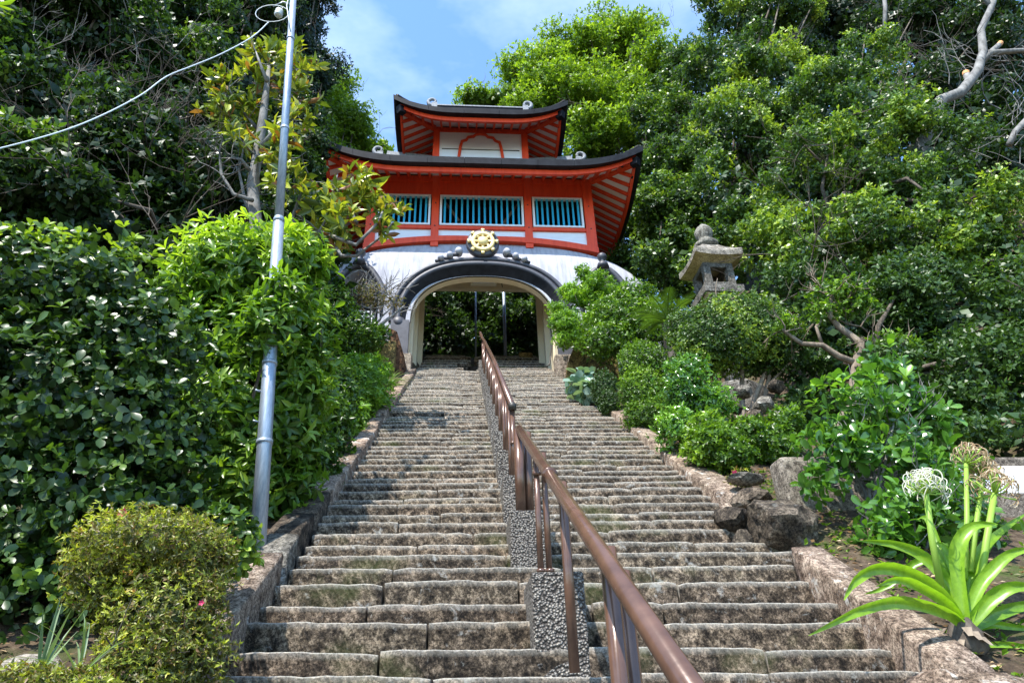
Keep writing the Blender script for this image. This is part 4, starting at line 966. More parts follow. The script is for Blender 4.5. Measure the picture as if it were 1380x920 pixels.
def blades(name, label, cat, base, n, ln, w, lm='blade', spread=.5, parent=None, droop=.6, seed=1, az=None, nm='blade'):
    rs = random.Random(seed); base = Vector(base); t = empty(name, base, label=label, cat=cat)
    for i in range(n):
        a = rs.uniform(0, 2*math.pi) if az is None else rs.uniform(*az); el = rs.uniform(.5, 1.25); l_ = ln*rs.uniform(.6, 1.15)
        d = Vector((math.cos(a)*math.cos(el)*spread*2, math.sin(a)*math.cos(el)*spread*2, math.sin(el))).normalized(); side = d.cross(Vector((0, 0, 1))).normalized(); p = base.copy(); rows = []
        for j in range(9):
            s_ = j/8; ww = w*(.7+.6*s_ if s_ < .5 else 1.0*(1-s_)*2)*.5+.0005; nrm_ = side.cross(d).normalized()
            rows.append([p-side*ww+nrm_*ww*.35, p.copy(), p+side*ww+nrm_*ww*.35]); p = p+d*(l_/8); d = (d+Vector((0, 0, -droop/8*(.4+1.6*s_)))).normalized()
        o = MB().grid(rows).build(nm, L[lm], t, True); o.data.attributes.new('tone', 'FLOAT', 'POINT'); o.data.attributes['tone'].data.foreach_set('value', [rs.random()]*len(o.data.vertices))
    return t
blades('iris', 'upright green sword-shaped leaves in front of the pale rock', 'plant', at(50, 915, 2.62), 7, .26, .012, spread=.18, droop=.25, seed=4)
blades('grass_tuft', 'thin grey-green arching blades at the foot of the clipped azalea', 'plant', at(105, 915, 2.62), 18, .26, .007, spread=.55, droop=1.1, seed=6)

# --- left along upper kerb
plant('fern_shrub', 'light green leafy plants spilling over the left kerb below the gate', 'plant', [lobe(478, 520, 8.4, 42, 42), lobe(500, 540, 9.0, 28, 28), lobe(465, 570, 7.8, 32, 38), lobe(500, 500, 9.6, 24, 22)], 'feather', 2200, trunk=(-1.7, 8.4), k=5, size=.075, asp=.35, tilt=(65, 20), stems=3, fresh=.3, inner=300)
plant('shrub', 'dark green leafy shrub at the left kerb below the bright shrub', 'shrub', [lobe(440, 590, 6.6, 34, 70), lobe(452, 530, 7.2, 30, 50), lobe(425, 650, 6.0, 30, 50)], 'fresh', 2200, trunk=(-1.6, 6.6), k=5, size=.06, asp=.45, tilt=(60, 20), stems=3, inner=300, tone=.1)
blades('strap_plant', 'dark tuft of narrow arching leaves at the foot of the yellow block', 'plant', (-1.42, 11.0, ground_z(-1.42, 11.0)), 60, .55, .03, lm='blade', spread=.6, droop=1.2, seed=9)
plant('background_shrub', 'green shrub beside the left bell-shaped window', 'shrub', [lobe(470, 455, 11.5, 40, 32), lobe(440, 420, 11.3, 32, 50), lobe(505, 450, 12.2, 20, 10)], 'fresh', 3000, trunk=(-2.6, 11.5), k=5, size=.08, asp=.4, stems=3, inner=400, tone=.15)
# gnarled azalea by the gate
tz = empty('gnarled_azalea', (-1.9, 12.3, ground_z(-1.9, 12.3)), label='sparse rusty azalea with a pale bent branch left of the arch', cat='shrub')
mb = MB(); p0 = at(490, 470, 12.2); mb.tube([Vector((-2.0, 12.3, ground_z(-2, 12.3)-.1)), at(485, 462, 12.2), at(500, 448, 12.1), at(520, 432, 12.1), at(545, 412, 12.1)], [.05, .045, .04, .035, .02], 8)
for px, py in ((480, 420), (500, 410), (515, 405), (530, 412), (470, 430), (505, 425)): mb.tube([at(498, 449, 12.15), at((498+px)/2, py+15, 12.1), at(px, py, 12.05)], [.03, .02, .012], 6)
for _ in range(70):
    q = at(random.uniform(462, 540), random.uniform(388, 425), 12.1+random.uniform(-.3, .3)); twigs(mb, q, (random.gauss(0, 1), random.gauss(0, .6), .7), .35, .012, 1, n=3)
mb.build('branches', M['greybark'], tz, True)
p, nm = lobes_points([lobe(495, 400, 12.1, 40, 16), lobe(525, 408, 12.1, 25, 10), lobe(470, 405, 12.1, 22, 14)], 900, .9)
make_leaves('foliage', L['twiggy'], tz, p, nm, 4, .045, .4, T4, upb=.5)

# --- magnolia behind the pole
mg = empty('magnolia_tree', (-2.75, 7.5, ground_z(-2.75, 7.5)), label='magnolia tree with yellow-green and rusty leaves and pale crooked branches behind the pole', cat='tree')
mb = MB(); g0 = Vector((-2.75, 7.5, ground_z(-2.75, 7.5)-.2)); MY = 7.3
P_ = lambda px, py, dy=0: at(px, py, MY+dy)
tr = [g0, P_(345, 300), P_(340, 250, .1), P_(350, 190), P_(358, 130), P_(362, 90)]; mb.tube(tr, [.10, .085, .08, .07, .05, .03], 10)
br = [[(340, 270), (315, 262), (298, 235), (296, 205), (300, 185)], [(345, 240), (325, 215), (312, 213), (298, 222)], [(352, 180), (335, 160), (318, 140), (308, 118)], [(350, 200), (370, 175), (390, 160), (405, 140)],
      [(348, 260), (345, 210), (375, 215), (400, 190)], [(360, 110), (350, 85), (345, 70)], [(360, 110), (385, 95), (400, 85)], [(345, 330), (400, 320), (430, 312), (450, 280), (470, 262)], [(430, 312), (480, 330), (510, 300), (520, 275), (540, 272)],
      [(450, 330), (460, 345), (480, 345), (510, 322), (530, 300)], [(400, 320), (395, 290), (405, 262), (420, 245)], [(480, 300), (465, 270), (450, 250), (455, 235)], [(345, 300), (330, 270), (322, 230), (330, 190)]]
ends = []
for b_ in br:
    pts = [P_(x, y_, random.uniform(-.35, .35)) for x, y_ in b_]; mb.tube(pts, [.032-.022*i/(len(pts)-1) for i in range(len(pts))], 7); ends += [e for e, b3 in zip(pts[1:], b_[1:]) if b3[0] < 440]
for q in ends:
    for _ in range(2): twigs(mb, q, (random.gauss(0, 1), random.gauss(0, .7), .5), .3, .009, 1, n=2)
mb.build('trunk', M['greybark'], mg, True)
ml = [lobe(x, y_, MY+random.uniform(-.4, .4), r1, r2) for x, y_, r1, r2 in ((355, 75, 25, 22), (400, 85, 22, 25), (305, 115, 22, 20), (345, 110, 25, 20), (300, 150, 22, 25), (395, 125, 25, 30), (345, 165, 28, 20), (396, 165, 20, 22), (375, 195, 25, 15), (392, 238, 22, 20),
      (464, 262, 22, 14), (480, 265, 30, 18), (520, 285, 26, 16), (428, 282, 26, 18), (390, 250, 22, 22), (460, 300, 28, 18), (520, 310, 20, 12), (440, 320, 22, 20), (540, 290, 15, 12), (480, 240, 18, 12), (320, 190, 15, 15))]
p, nm = lobes_points(ml, 360, .9, .2, .2)
make_leaves('foliage', L['magnolia'], mg, p, nm, 6, .17, .36, T8, tilt=(50, 22), upb=.6, smooth=True)

# --- forest on the left
def forest_tree(name, label, cat, lobes, lmat, n, k=4, size=.12, asp=.5, cn=60, cr=.6, flat=.65, trunk=None, bark='bark', tmpl=T4, inner=1500, tone=None, fresh=.0, tr=.18, tilt=(60, 25), upb=.45, tw=14, group=None, shell=.8, cull=.5, fill=.25, droop=0, crown='crown', szvar=.25, twm='bark'):
    cl = clumps(lobes, cn, cr, flat, fill); lo = np.array(lobes); cx, cy = trunk if trunk else (lo[:, 0].mean(), lo[:, 1].mean()+.3)
    gz = ground_z(cx, cy); t = empty(name, (cx, cy, gz), label=label, cat=cat, group=group)
    p, nm = lobes_points(cl, n, shell, .2, cull)
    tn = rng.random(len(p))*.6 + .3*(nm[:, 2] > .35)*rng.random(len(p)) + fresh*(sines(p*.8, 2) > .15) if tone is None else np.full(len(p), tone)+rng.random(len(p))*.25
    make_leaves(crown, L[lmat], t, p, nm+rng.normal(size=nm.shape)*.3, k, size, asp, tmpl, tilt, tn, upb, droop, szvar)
    if inner:
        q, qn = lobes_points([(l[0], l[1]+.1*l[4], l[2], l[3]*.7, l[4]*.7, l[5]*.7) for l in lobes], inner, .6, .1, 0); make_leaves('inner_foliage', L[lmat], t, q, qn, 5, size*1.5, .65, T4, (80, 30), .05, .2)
    mb = MB(); b = Vector((cx, cy, gz-.3))
    main = Vector((lo[:, 0].mean(), lo[:, 1].mean()+.3, lo[:, 2].mean()+.35*(lo[:, 2].max()-lo[:, 2].mean())))
    m1 = b.lerp(main, .35)+Vector((random.gauss(0, .15), random.gauss(0, .15), 0)); m2 = b.lerp(main, .7)+Vector((random.gauss(0, .2), random.gauss(0, .2), 0))
    mb.tube([b, m1, m2, main], [tr, tr*.8, tr*.55, tr*.2], 9)
    for i in range(min(16, len(cl))):
        c_ = cl[rng.integers(len(cl))]; s_ = random.choice((m1, m2, m1.lerp(m2, .5))); e = Vector(c_[:3]); mid = s_.lerp(e, .5)+Vector((random.gauss(0, .2), random.gauss(0, .2), .15)); mb.tube([s_, mid, e], [tr*.3, tr*.2, tr*.08], 6)
    mb.build('trunk', M[bark], t, True)
    if tw:
        mb = MB()
        for i in range(tw):
            c_ = cl[rng.integers(len(cl))]; twigs(mb, (c_[0], c_[1]-c_[4]*.5, c_[2]), (random.gauss(0, .8), random.gauss(-.2, .4), random.gauss(.4, .5)), random.uniform(.5, 1.1), .011, 2, .6, 3)
        mb.build('twigs', M[twm], t, True, kind='stuff')
    return t
FG = 'evergreen trees on the left hillside'
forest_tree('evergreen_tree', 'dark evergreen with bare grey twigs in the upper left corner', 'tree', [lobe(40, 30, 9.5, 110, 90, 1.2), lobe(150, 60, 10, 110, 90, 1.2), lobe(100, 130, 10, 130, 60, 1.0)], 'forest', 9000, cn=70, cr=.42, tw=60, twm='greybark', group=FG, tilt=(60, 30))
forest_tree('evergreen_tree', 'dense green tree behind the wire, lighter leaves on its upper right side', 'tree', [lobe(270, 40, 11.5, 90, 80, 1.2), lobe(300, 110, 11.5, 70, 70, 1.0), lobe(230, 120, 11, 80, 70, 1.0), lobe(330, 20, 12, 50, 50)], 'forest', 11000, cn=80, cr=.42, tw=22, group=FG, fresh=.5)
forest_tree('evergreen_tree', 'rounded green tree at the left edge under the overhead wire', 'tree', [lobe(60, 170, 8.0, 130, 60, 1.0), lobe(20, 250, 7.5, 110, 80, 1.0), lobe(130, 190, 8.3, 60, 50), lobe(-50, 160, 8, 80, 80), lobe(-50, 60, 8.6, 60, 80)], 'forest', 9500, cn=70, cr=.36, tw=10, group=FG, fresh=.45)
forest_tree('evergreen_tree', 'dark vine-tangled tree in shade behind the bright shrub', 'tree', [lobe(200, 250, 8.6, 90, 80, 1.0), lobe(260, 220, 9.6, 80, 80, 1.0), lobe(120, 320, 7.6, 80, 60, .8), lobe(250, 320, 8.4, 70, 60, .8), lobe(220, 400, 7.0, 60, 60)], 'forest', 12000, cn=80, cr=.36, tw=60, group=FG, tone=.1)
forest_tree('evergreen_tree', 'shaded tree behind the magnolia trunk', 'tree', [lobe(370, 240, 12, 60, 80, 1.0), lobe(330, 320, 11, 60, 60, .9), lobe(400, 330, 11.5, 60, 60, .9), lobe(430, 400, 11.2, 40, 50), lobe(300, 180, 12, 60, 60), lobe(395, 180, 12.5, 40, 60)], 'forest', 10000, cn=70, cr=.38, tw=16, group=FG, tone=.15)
forest_tree('conifer_tree', 'tall blue-dark tree against the sky behind the pole top', 'tree', [lobe(400, 60, 15.5, 42, 80, 1.3), lobe(395, 0, 15.5, 55, 50, 1.3), lobe(425, 90, 15.5, 28, 40, .9), lobe(385, 130, 15, 36, 45, 1), lobe(350, 60, 15.5, 50, 80)], 'bluedark', 12000, cn=80, cr=.42, size=.13, asp=.35, tw=10)
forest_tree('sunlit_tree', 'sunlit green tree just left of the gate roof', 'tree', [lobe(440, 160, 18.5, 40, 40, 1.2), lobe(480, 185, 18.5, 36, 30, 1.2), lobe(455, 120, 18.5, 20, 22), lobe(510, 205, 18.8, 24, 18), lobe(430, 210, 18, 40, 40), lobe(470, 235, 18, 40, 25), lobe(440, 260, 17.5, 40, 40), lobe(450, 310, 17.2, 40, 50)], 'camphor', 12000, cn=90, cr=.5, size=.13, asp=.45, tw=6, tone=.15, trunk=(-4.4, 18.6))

# --- trees behind the gate on the right
forest_tree('camphor_tree', 'broad tree with bright yellow-green layered crown rising behind the gate', 'tree',
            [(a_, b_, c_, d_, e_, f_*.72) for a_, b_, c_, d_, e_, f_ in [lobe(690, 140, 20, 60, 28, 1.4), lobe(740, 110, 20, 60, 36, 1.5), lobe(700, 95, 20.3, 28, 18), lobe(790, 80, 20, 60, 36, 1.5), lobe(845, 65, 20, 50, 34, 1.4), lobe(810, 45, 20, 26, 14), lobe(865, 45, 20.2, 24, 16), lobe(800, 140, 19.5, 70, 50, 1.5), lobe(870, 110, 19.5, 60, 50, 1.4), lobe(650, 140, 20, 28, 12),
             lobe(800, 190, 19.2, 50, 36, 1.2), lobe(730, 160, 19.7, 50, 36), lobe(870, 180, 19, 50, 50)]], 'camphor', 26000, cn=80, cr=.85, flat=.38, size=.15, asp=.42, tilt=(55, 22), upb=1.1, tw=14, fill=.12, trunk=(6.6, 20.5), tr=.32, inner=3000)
forest_tree('evergreen_tree', 'darker tree filling the gap between the camphor crown and the vine-covered trees', 'tree', [lobe(930, 110, 17, 50, 50, 1.2), lobe(900, 170, 17, 60, 50, 1.2), lobe(880, 240, 16.5, 50, 50), lobe(930, 210, 15.5, 50, 60), lobe(870, 300, 16.5, 40, 60), lobe(910, 290, 15, 50, 70), lobe(870, 360, 16, 40, 50), lobe(915, 355, 14, 60, 50), lobe(930, 80, 17, 30, 20)], 'ivy', 22000, cn=130, cr=.42, size=.12, tw=12, fresh=.25, trunk=(7.4, 16.8))
RG = 'vine-covered trees on the right hillside'
forest_tree('vine_covered_tree', 'tall leafy tree wrapped in bright vines, left one of the right-hand mass', 'tree', [lobe(1010, 20, 12.5, 70, 60, 1.2), lobe(985, 90, 12.5, 60, 60, 1.1), lobe(1040, 110, 12, 70, 70, 1.1), lobe(1000, 180, 12, 70, 70, 1.1), lobe(1000, 270, 11.5, 70, 70, 1.0), lobe(980, 340, 11.6, 60, 60, 1.0), lobe(1060, 200, 11.5, 60, 70), lobe(1050, 10, 12.6, 60, 50)], 'ivy', 24000, cn=140, cr=.36, size=.095, tw=8, group=RG, fresh=.7, trunk=(5.6, 12.6))
forest_tree('vine_covered_tree', 'big glossy-leaved vine mass with pale twigs at the centre of the right hillside', 'tree', [lobe(1150, 150, 9.5, 100, 70, 1.0), lobe(1200, 220, 9, 120, 80, 1.0), lobe(1120, 250, 9.3, 90, 80, .9), lobe(1300, 280, 8.5, 100, 80, .9), lobe(1130, 340, 9, 100, 80, .9), lobe(1230, 340, 8.6, 110, 80, .9), lobe(1340, 370, 8.2, 90, 90, .9), lobe(1110, 180, 10, 60, 60), lobe(1160, 90, 10, 50, 40), lobe(1060, 350, 9.6, 70, 80, .8)], 'ivy', 27000, cn=170, cr=.32, size=.078, tw=14, group=RG, fresh=.4, trunk=(5.6, 9.6))
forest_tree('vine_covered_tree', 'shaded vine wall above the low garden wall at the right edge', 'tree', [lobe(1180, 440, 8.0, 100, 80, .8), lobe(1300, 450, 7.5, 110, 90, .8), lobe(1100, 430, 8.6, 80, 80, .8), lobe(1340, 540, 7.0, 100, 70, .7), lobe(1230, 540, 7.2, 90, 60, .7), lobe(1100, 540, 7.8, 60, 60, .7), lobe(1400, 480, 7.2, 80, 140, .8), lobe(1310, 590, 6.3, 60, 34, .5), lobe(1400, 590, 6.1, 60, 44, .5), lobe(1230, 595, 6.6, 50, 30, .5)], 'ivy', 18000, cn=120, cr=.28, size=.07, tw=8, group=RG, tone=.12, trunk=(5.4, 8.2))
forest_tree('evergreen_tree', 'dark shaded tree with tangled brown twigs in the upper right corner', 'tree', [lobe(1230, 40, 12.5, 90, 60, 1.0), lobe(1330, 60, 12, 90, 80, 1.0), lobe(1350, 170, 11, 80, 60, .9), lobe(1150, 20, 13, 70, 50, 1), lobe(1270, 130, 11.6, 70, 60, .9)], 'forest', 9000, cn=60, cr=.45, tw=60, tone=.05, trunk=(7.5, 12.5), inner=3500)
# pruned grey branches
pb = empty('pruned_tree', (6.4, 8.9, ground_z(6.4, 8.9)), label='pruned grey tree limb with orange saw cuts in the upper right', cat='tree')
mb = MB(); Q = lambda px, py, Y=8.9: at(px, py, Y)
mb.tube([Vector((6.4, 8.9, ground_z(6.4, 8.9)-.2)), Q(1240, 200, 9.0), Q(1268, 135), Q(1295, 125), Q(1318, 95), Q(1325, 70), Q(1322, 40), Q(1335, 12), Q(1350, -30)], [.16, .13, .115, .11, .10, .085, .075, .07, .06], 12)
mb.tube([Q(1322, 85), Q(1338, 68), Q(1347, 60)], [.08, .06, .055], 10); mb.tube([Q(1300, 118), Q(1305, 108), Q(1302, 100)], [.09, .07, .065], 10)
mb.tube([Q(1330, 72), Q(1355, 70), Q(1385, 68), Q(1420, 75)], [.07, .06, .055, .05], 10); mb.tube([Q(1338, 12), Q(1325, -5), Q(1310, -20)], [.05, .04, .04], 8)
mb.tube([Q(1360, 195, 8.7), Q(1368, 178, 8.7), Q(1385, 160, 8.7), Q(1410, 140, 8.7)], [.06, .06, .06, .06], 10); mb.tube([Q(1192, 40, 9.5), Q(1193, 10, 9.5), Q(1188, -30, 9.5)], [.05, .05, .04], 8)
for _ in range(26): twigs(mb, Q(random.uniform(1270, 1380), random.uniform(60, 200), 9.2), (random.gauss(0, 1), random.gauss(0, .3), random.gauss(0, .8)), 1.0, .012, 1, n=2, wig=.3)
mb.build('limbs', M['greybark'], pb, True)
for a, b_, r_ in ((Q(1346, 61), Q(1348.5, 58), .056), (Q(1302, 101), Q(1301.5, 97.5), .066)): MB().tube([a, b_], r_, 14).build('saw_cut', M['cutwood'], pb)

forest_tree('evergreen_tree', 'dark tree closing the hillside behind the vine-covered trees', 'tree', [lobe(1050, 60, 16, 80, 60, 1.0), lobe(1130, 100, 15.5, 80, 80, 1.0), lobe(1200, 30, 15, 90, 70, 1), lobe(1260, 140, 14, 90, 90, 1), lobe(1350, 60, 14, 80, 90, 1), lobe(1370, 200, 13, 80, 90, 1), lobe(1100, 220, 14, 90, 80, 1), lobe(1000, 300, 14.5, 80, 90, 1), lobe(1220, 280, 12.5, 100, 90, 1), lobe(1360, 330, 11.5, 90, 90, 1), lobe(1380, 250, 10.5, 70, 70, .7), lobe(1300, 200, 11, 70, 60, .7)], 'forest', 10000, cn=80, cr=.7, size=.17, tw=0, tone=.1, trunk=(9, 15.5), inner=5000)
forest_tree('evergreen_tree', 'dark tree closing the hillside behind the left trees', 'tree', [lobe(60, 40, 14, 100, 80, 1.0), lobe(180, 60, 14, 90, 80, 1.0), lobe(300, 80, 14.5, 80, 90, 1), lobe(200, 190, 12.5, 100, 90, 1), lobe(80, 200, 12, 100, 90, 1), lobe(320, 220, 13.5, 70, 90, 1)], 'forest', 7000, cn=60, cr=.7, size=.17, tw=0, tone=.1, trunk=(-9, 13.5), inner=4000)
# foliage seen through and around the arch, and behind the gate
forest_tree('evergreen_tree', 'dark shady trees seen through the arch on the left', 'tree', [lobe(590, 420, 20.5, 60, 60, 1.2), lobe(600, 470, 20, 50, 40, 1), lobe(560, 380, 21, 50, 50)], 'forest', 5000, cn=40, cr=.5, size=.13, tw=16, trunk=(-.8, 20.8))
forest_tree('flecked_shrub', 'sun-flecked glossy shrub seen through the right half of the arch', 'shrub', [lobe(700, 440, 20.2, 50, 45, 1.0), lobe(660, 400, 20.8, 50, 50, 1), lobe(730, 390, 20.8, 40, 50, 1), lobe(660, 470, 20.0, 40, 30)], 'forest', 5000, cn=40, cr=.5, size=.14, tw=10, fresh=.2, trunk=(2.0, 20.9))
forest_tree('evergreen_tree', 'large tree hidden behind the gate, its crown showing around the roof edges', 'tree', [(-1.5, 23, 13.5, 3, 1.5, 2.2), (2.5, 23, 13.5, 3, 1.5, 2.2), (0.5, 23.5, 15.5, 3, 1.5, 1.6), (5, 23, 15, 2.5, 1.5, 2.5), (-5, 22.5, 15, 2.5, 1.5, 2.5)], 'forest', 9000, cn=60, cr=.8, size=.2, tw=0, trunk=(.5, 23.5))

# --- right garden
forest_tree('nandina', 'airy light green feathery shrub at the right foot of the arch', 'shrub', [lobe(775, 420, 12.3, 36, 40, .5), lobe(800, 395, 12.3, 38, 30, .5), lobe(765, 450, 12.0, 18, 30, .3), lobe(790, 375, 12.4, 22, 16, .3), lobe(825, 410, 12.4, 26, 26, .4)], 'feather', 4200, k=5, size=.075, asp=.3, cn=46, cr=.2, flat=.4, tw=0, inner=150, trunk=(2.9, 12.4), tr=.03, fresh=.3, cull=.2, tilt=(65, 20))
plant('shrub', 'dense mid-green shrub below the right bell window', 'shrub', [lobe(840, 430, 11.4, 46, 36), lobe(885, 440, 11, 40, 34), lobe(820, 460, 11.2, 40, 26), lobe(855, 400, 11.6, 30, 20)], 'fresh', 4200, k=5, size=.07, asp=.4, stems=4, inner=500, trunk=(3.3, 11.4))
def fronds(name, label, c, n, ln, seed):
    rs = random.Random(seed); t = empty(name, c, label=label, cat='plant'); c = Vector(c)
    for i in range(n):
        a = i*2*math.pi/n+rs.uniform(-.2, .2); el = rs.uniform(.4, 1.1); d = Vector((math.cos(a)*math.cos(el), math.sin(a)*math.cos(el), math.sin(el))); p = c.copy(); mb = MB(); side = d.cross(Vector((0, 0, 1))).normalized()
        for j in range(16):
            q = p+d*ln/16; mb.tube([p, q], .008, 4, caps=False)
            for s_ in (-1, 1):
                for f_ in (0, .5):
                    r_ = p.lerp(q, f_); w_ = ln*.26*math.sin(math.pi*min(1, (j+2+f_)/17))**.6; e = r_+(side*s_*.9+d*.5+Vector((0, 0, .2))).normalized()*w_; u_ = d*.012
                    mb.add([r_-u_, r_+u_, e], [(0, 1, 2)])
            p = q; d = (d+Vector((0, 0, -.09))).normalized()
        o = mb.build('frond', L['ivy'], t); o.data.attributes.new('tone', 'FLOAT', 'POINT'); o.data.attributes['tone'].data.foreach_set('value', [rs.uniform(.2, .6)]*len(o.data.vertices))
cyc = at(900, 430, 10.0); cyz = Vector((cyc.x, 10.0, cyc.z-.1)); fronds('cycad', 'cycad with stiff feathered fronds left of the stone lantern', cyz, 14, .8, 3)
MB().lathe((cyz.x, cyz.y, 0), [(.16, ground_z(cyz.x, cyz.y)-.1), (.14, cyz.z-.3), (.12, cyz.z)], 12).build('stump', M['bark'], [o for o in COL.objects if o.name == 'cycad'][0], True)
plant('topiary_bush', 'large clipped dome of small glossy leaves on a gnarled trunk below the lantern', 'bush', [lobe(1000, 455, 7.6, 78, 50, .55), lobe(950, 470, 7.7, 45, 40, .4), lobe(1045, 470, 7.6, 42, 42, .4), lobe(990, 430, 7.6, 55, 34, .4), lobe(930, 445, 7.9, 35, 28, .35)], 'ivy', 12000, trunk=(3.45, 7.6), k=5, size=.036, asp=.5, tmpl=T5, shell=.3, bumpy=.03, stems=5, stemr=.045, inner=4000, bark='warmbark', upb=.25, tone=None, twig=1, fresh=.45)
plant('clipped_bush', 'clipped column-shaped bush with yellowish lit side beside the right kerb', 'bush', [lobe(868, 490, 8.2, 33, 30, .25), lobe(868, 530, 8.1, 33, 38, .25), lobe(872, 563, 8.0, 30, 26, .23)], 'fresh', 7500, trunk=(2.75, 8.2), k=5, size=.03, asp=.45, shell=.3, bumpy=.03, stems=4, stemr=.02, inner=2500, fresh=.2)
plant('clipped_bush', 'small dark clipped bush between the kale and the column-shaped bush', 'bush', [lobe(815, 525, 9.3, 17, 28, .2), lobe(822, 545, 9.1, 14, 20, .18)], 'ivy', 2200, trunk=(2.62, 9.3), k=5, size=.03, asp=.45, shell=.3, bumpy=.03, stems=2, stemr=.012, inner=600, tone=.15)
plant('kale_plant', 'pale blue-green broad-leaved plant at the kerb right of the upper steps', 'plant', [lobe(785, 518, 10.2, 18, 16, .25), lobe(798, 530, 9.8, 12, 12, .2)], 'kale', 70, trunk=(2.55, 10.1), k=5, size=.17, asp=.75, tmpl=T8R, tilt=(70, 15), stems=2, stemr=.012, smooth=True)
plant('shrub', 'loose bright shrub between the column-shaped bush and the stone pile', 'shrub', [lobe(925, 530, 6.9, 38, 40, .35), lobe(912, 580, 6.7, 30, 30, .3), lobe(960, 545, 6.8, 30, 26, .3), lobe(925, 500, 7.0, 26, 18, .3)], 'camellia', 1500, trunk=(2.9, 6.9), k=5, size=.055, asp=.42, stems=5, stemr=.014, inner=500, fresh=.3, bumpy=.2, tmpl=T5)
plant('shrub', 'low bright green shrub just behind the little pink azalea', 'shrub', [lobe(958, 602, 6.2, 34, 27, .28), lobe(985, 615, 6.1, 28, 22, .25), lobe(950, 578, 6.4, 22, 18, .25)], 'fresh', 1700, trunk=(2.75, 6.25), k=5, size=.05, asp=.42, stems=5, stemr=.012, inner=300, fresh=.35, bumpy=.2, tmpl=T5)
plant('shrub', 'low mixed green shrub under the stone pile', 'shrub', [lobe(1035, 605, 6.5, 38, 28, .3), lobe(1060, 580, 6.7, 30, 30, .3), lobe(1005, 590, 6.5, 26, 24, .3)], 'fresh', 2000, trunk=(3.3, 6.5), k=5, size=.045, asp=.5, stems=4, stemr=.012, inner=300, bumpy=.2)
pk = plant('small_azalea', 'little azalea with one pink blossom beside the right kerb', 'plant', [lobe(997, 646, 5.7, 17, 11, .1)], 'azalea', 160, trunk=(2.62, 5.7), k=5, size=.035, asp=.4, stems=2, stemr=.006, fresh=.4)
blossom('blossom', at(990, 638, 5.55), .035, pk)
# pruned gnarled tree
gt = empty('gnarled_tree', (4.0, 6.9, ground_z(4.0, 6.9)), label='pruned gnarled little tree with twisted pale branches and leafy tufts', cat='tree'); mb = MB(); GYt = 6.9
G_ = lambda px, py, d=0: at(px, py, GYt+d)
mb.tube([Vector((4.0, 6.9, ground_z(4, 6.9)-.1)), G_(1150, 540), G_(1155, 490), G_(1160, 462), G_(1130, 440), G_(1118, 425), G_(1120, 400), G_(1105, 385)], [.075, .07, .065, .05, .04, .035, .025, .015], 10)
mb.tube([G_(1155, 490), G_(1130, 480), G_(1108, 465), G_(1080, 463), G_(1058, 447), G_(1050, 440)], [.045, .04, .035, .03, .022, .012], 8)
mb.tube([G_(1158, 470), G_(1180, 475), G_(1205, 478), G_(1215, 470)], [.035, .03, .02, .012], 8); mb.tube([G_(1108, 465), G_(1100, 440), G_(1115, 420)], [.025, .02, .012], 7)
for x, y_ in ((1105, 385), (1120, 400), (1130, 420), (1150, 420), (1205, 478), (1180, 472), (1058, 447), (1140, 405), (1160, 440)):
    for _ in range(4): twigs(mb, G_(x, y_, random.uniform(-.1, .1)), (random.gauss(0, 1), random.gauss(0, .6), .6), .3, .010, 1, n=3, wig=.25)
mb.build('trunk', M['warmbark'], gt, True)
p, nm = lobes_points([lobe(1130, 395, 6.9, 36, 22), lobe(1155, 410, 6.9, 26, 20), lobe(1200, 465, 6.9, 36, 12), lobe(1060, 440, 6.9, 16, 12), lobe(1110, 420, 6.9, 24, 16)], 850, .9, .2, .1)
make_leaves('foliage', L['fresh'], gt, p, nm, 5, .055, .5, T5, upb=.5, tone=rng.random(len(p))*.8)
# camellia
plant('camellia', 'broad-leaved glossy camellia shrub in front of the low garden wall', 'shrub', [lobe(1150, 545, 4.85, 60, 45, .3), lobe(1210, 545, 4.8, 60, 50, .3), lobe(1190, 500, 4.9, 45, 25, .25), lobe(1130, 600, 4.8, 45, 40, .25), lobe(1210, 610, 4.7, 60, 50, .3), lobe(1250, 560, 4.8, 30, 30, .25)], 'camellia', 420, trunk=(3.0, 4.85), k=5, size=.088, asp=.52, tmpl=T8R, tilt=(62, 20), shell=.85, bumpy=.2, stems=6, stemr=.014, upb=.5, smooth=True, twig=4, bark='greybark', cull=.1, fresh=.15)
plant('camellia', 'lower camellia bush close behind the crinum lily', 'shrub', [lobe(1215, 690, 4.45, 55, 45, .25), lobe(1260, 650, 4.5, 50, 45, .25), lobe(1195, 730, 4.4, 36, 30, .2), lobe(1290, 700, 4.45, 50, 40, .25), lobe(1110, 650, 4.7, 30, 28, .2)], 'camellia', 330, trunk=(3.05, 4.45), k=5, size=.08, asp=.52, tmpl=T8R, tilt=(62, 20), shell=.85, bumpy=.2, stems=5, stemr=.012, upb=.4, smooth=True, twig=3, bark='greybark', cull=.1, tone=.35)

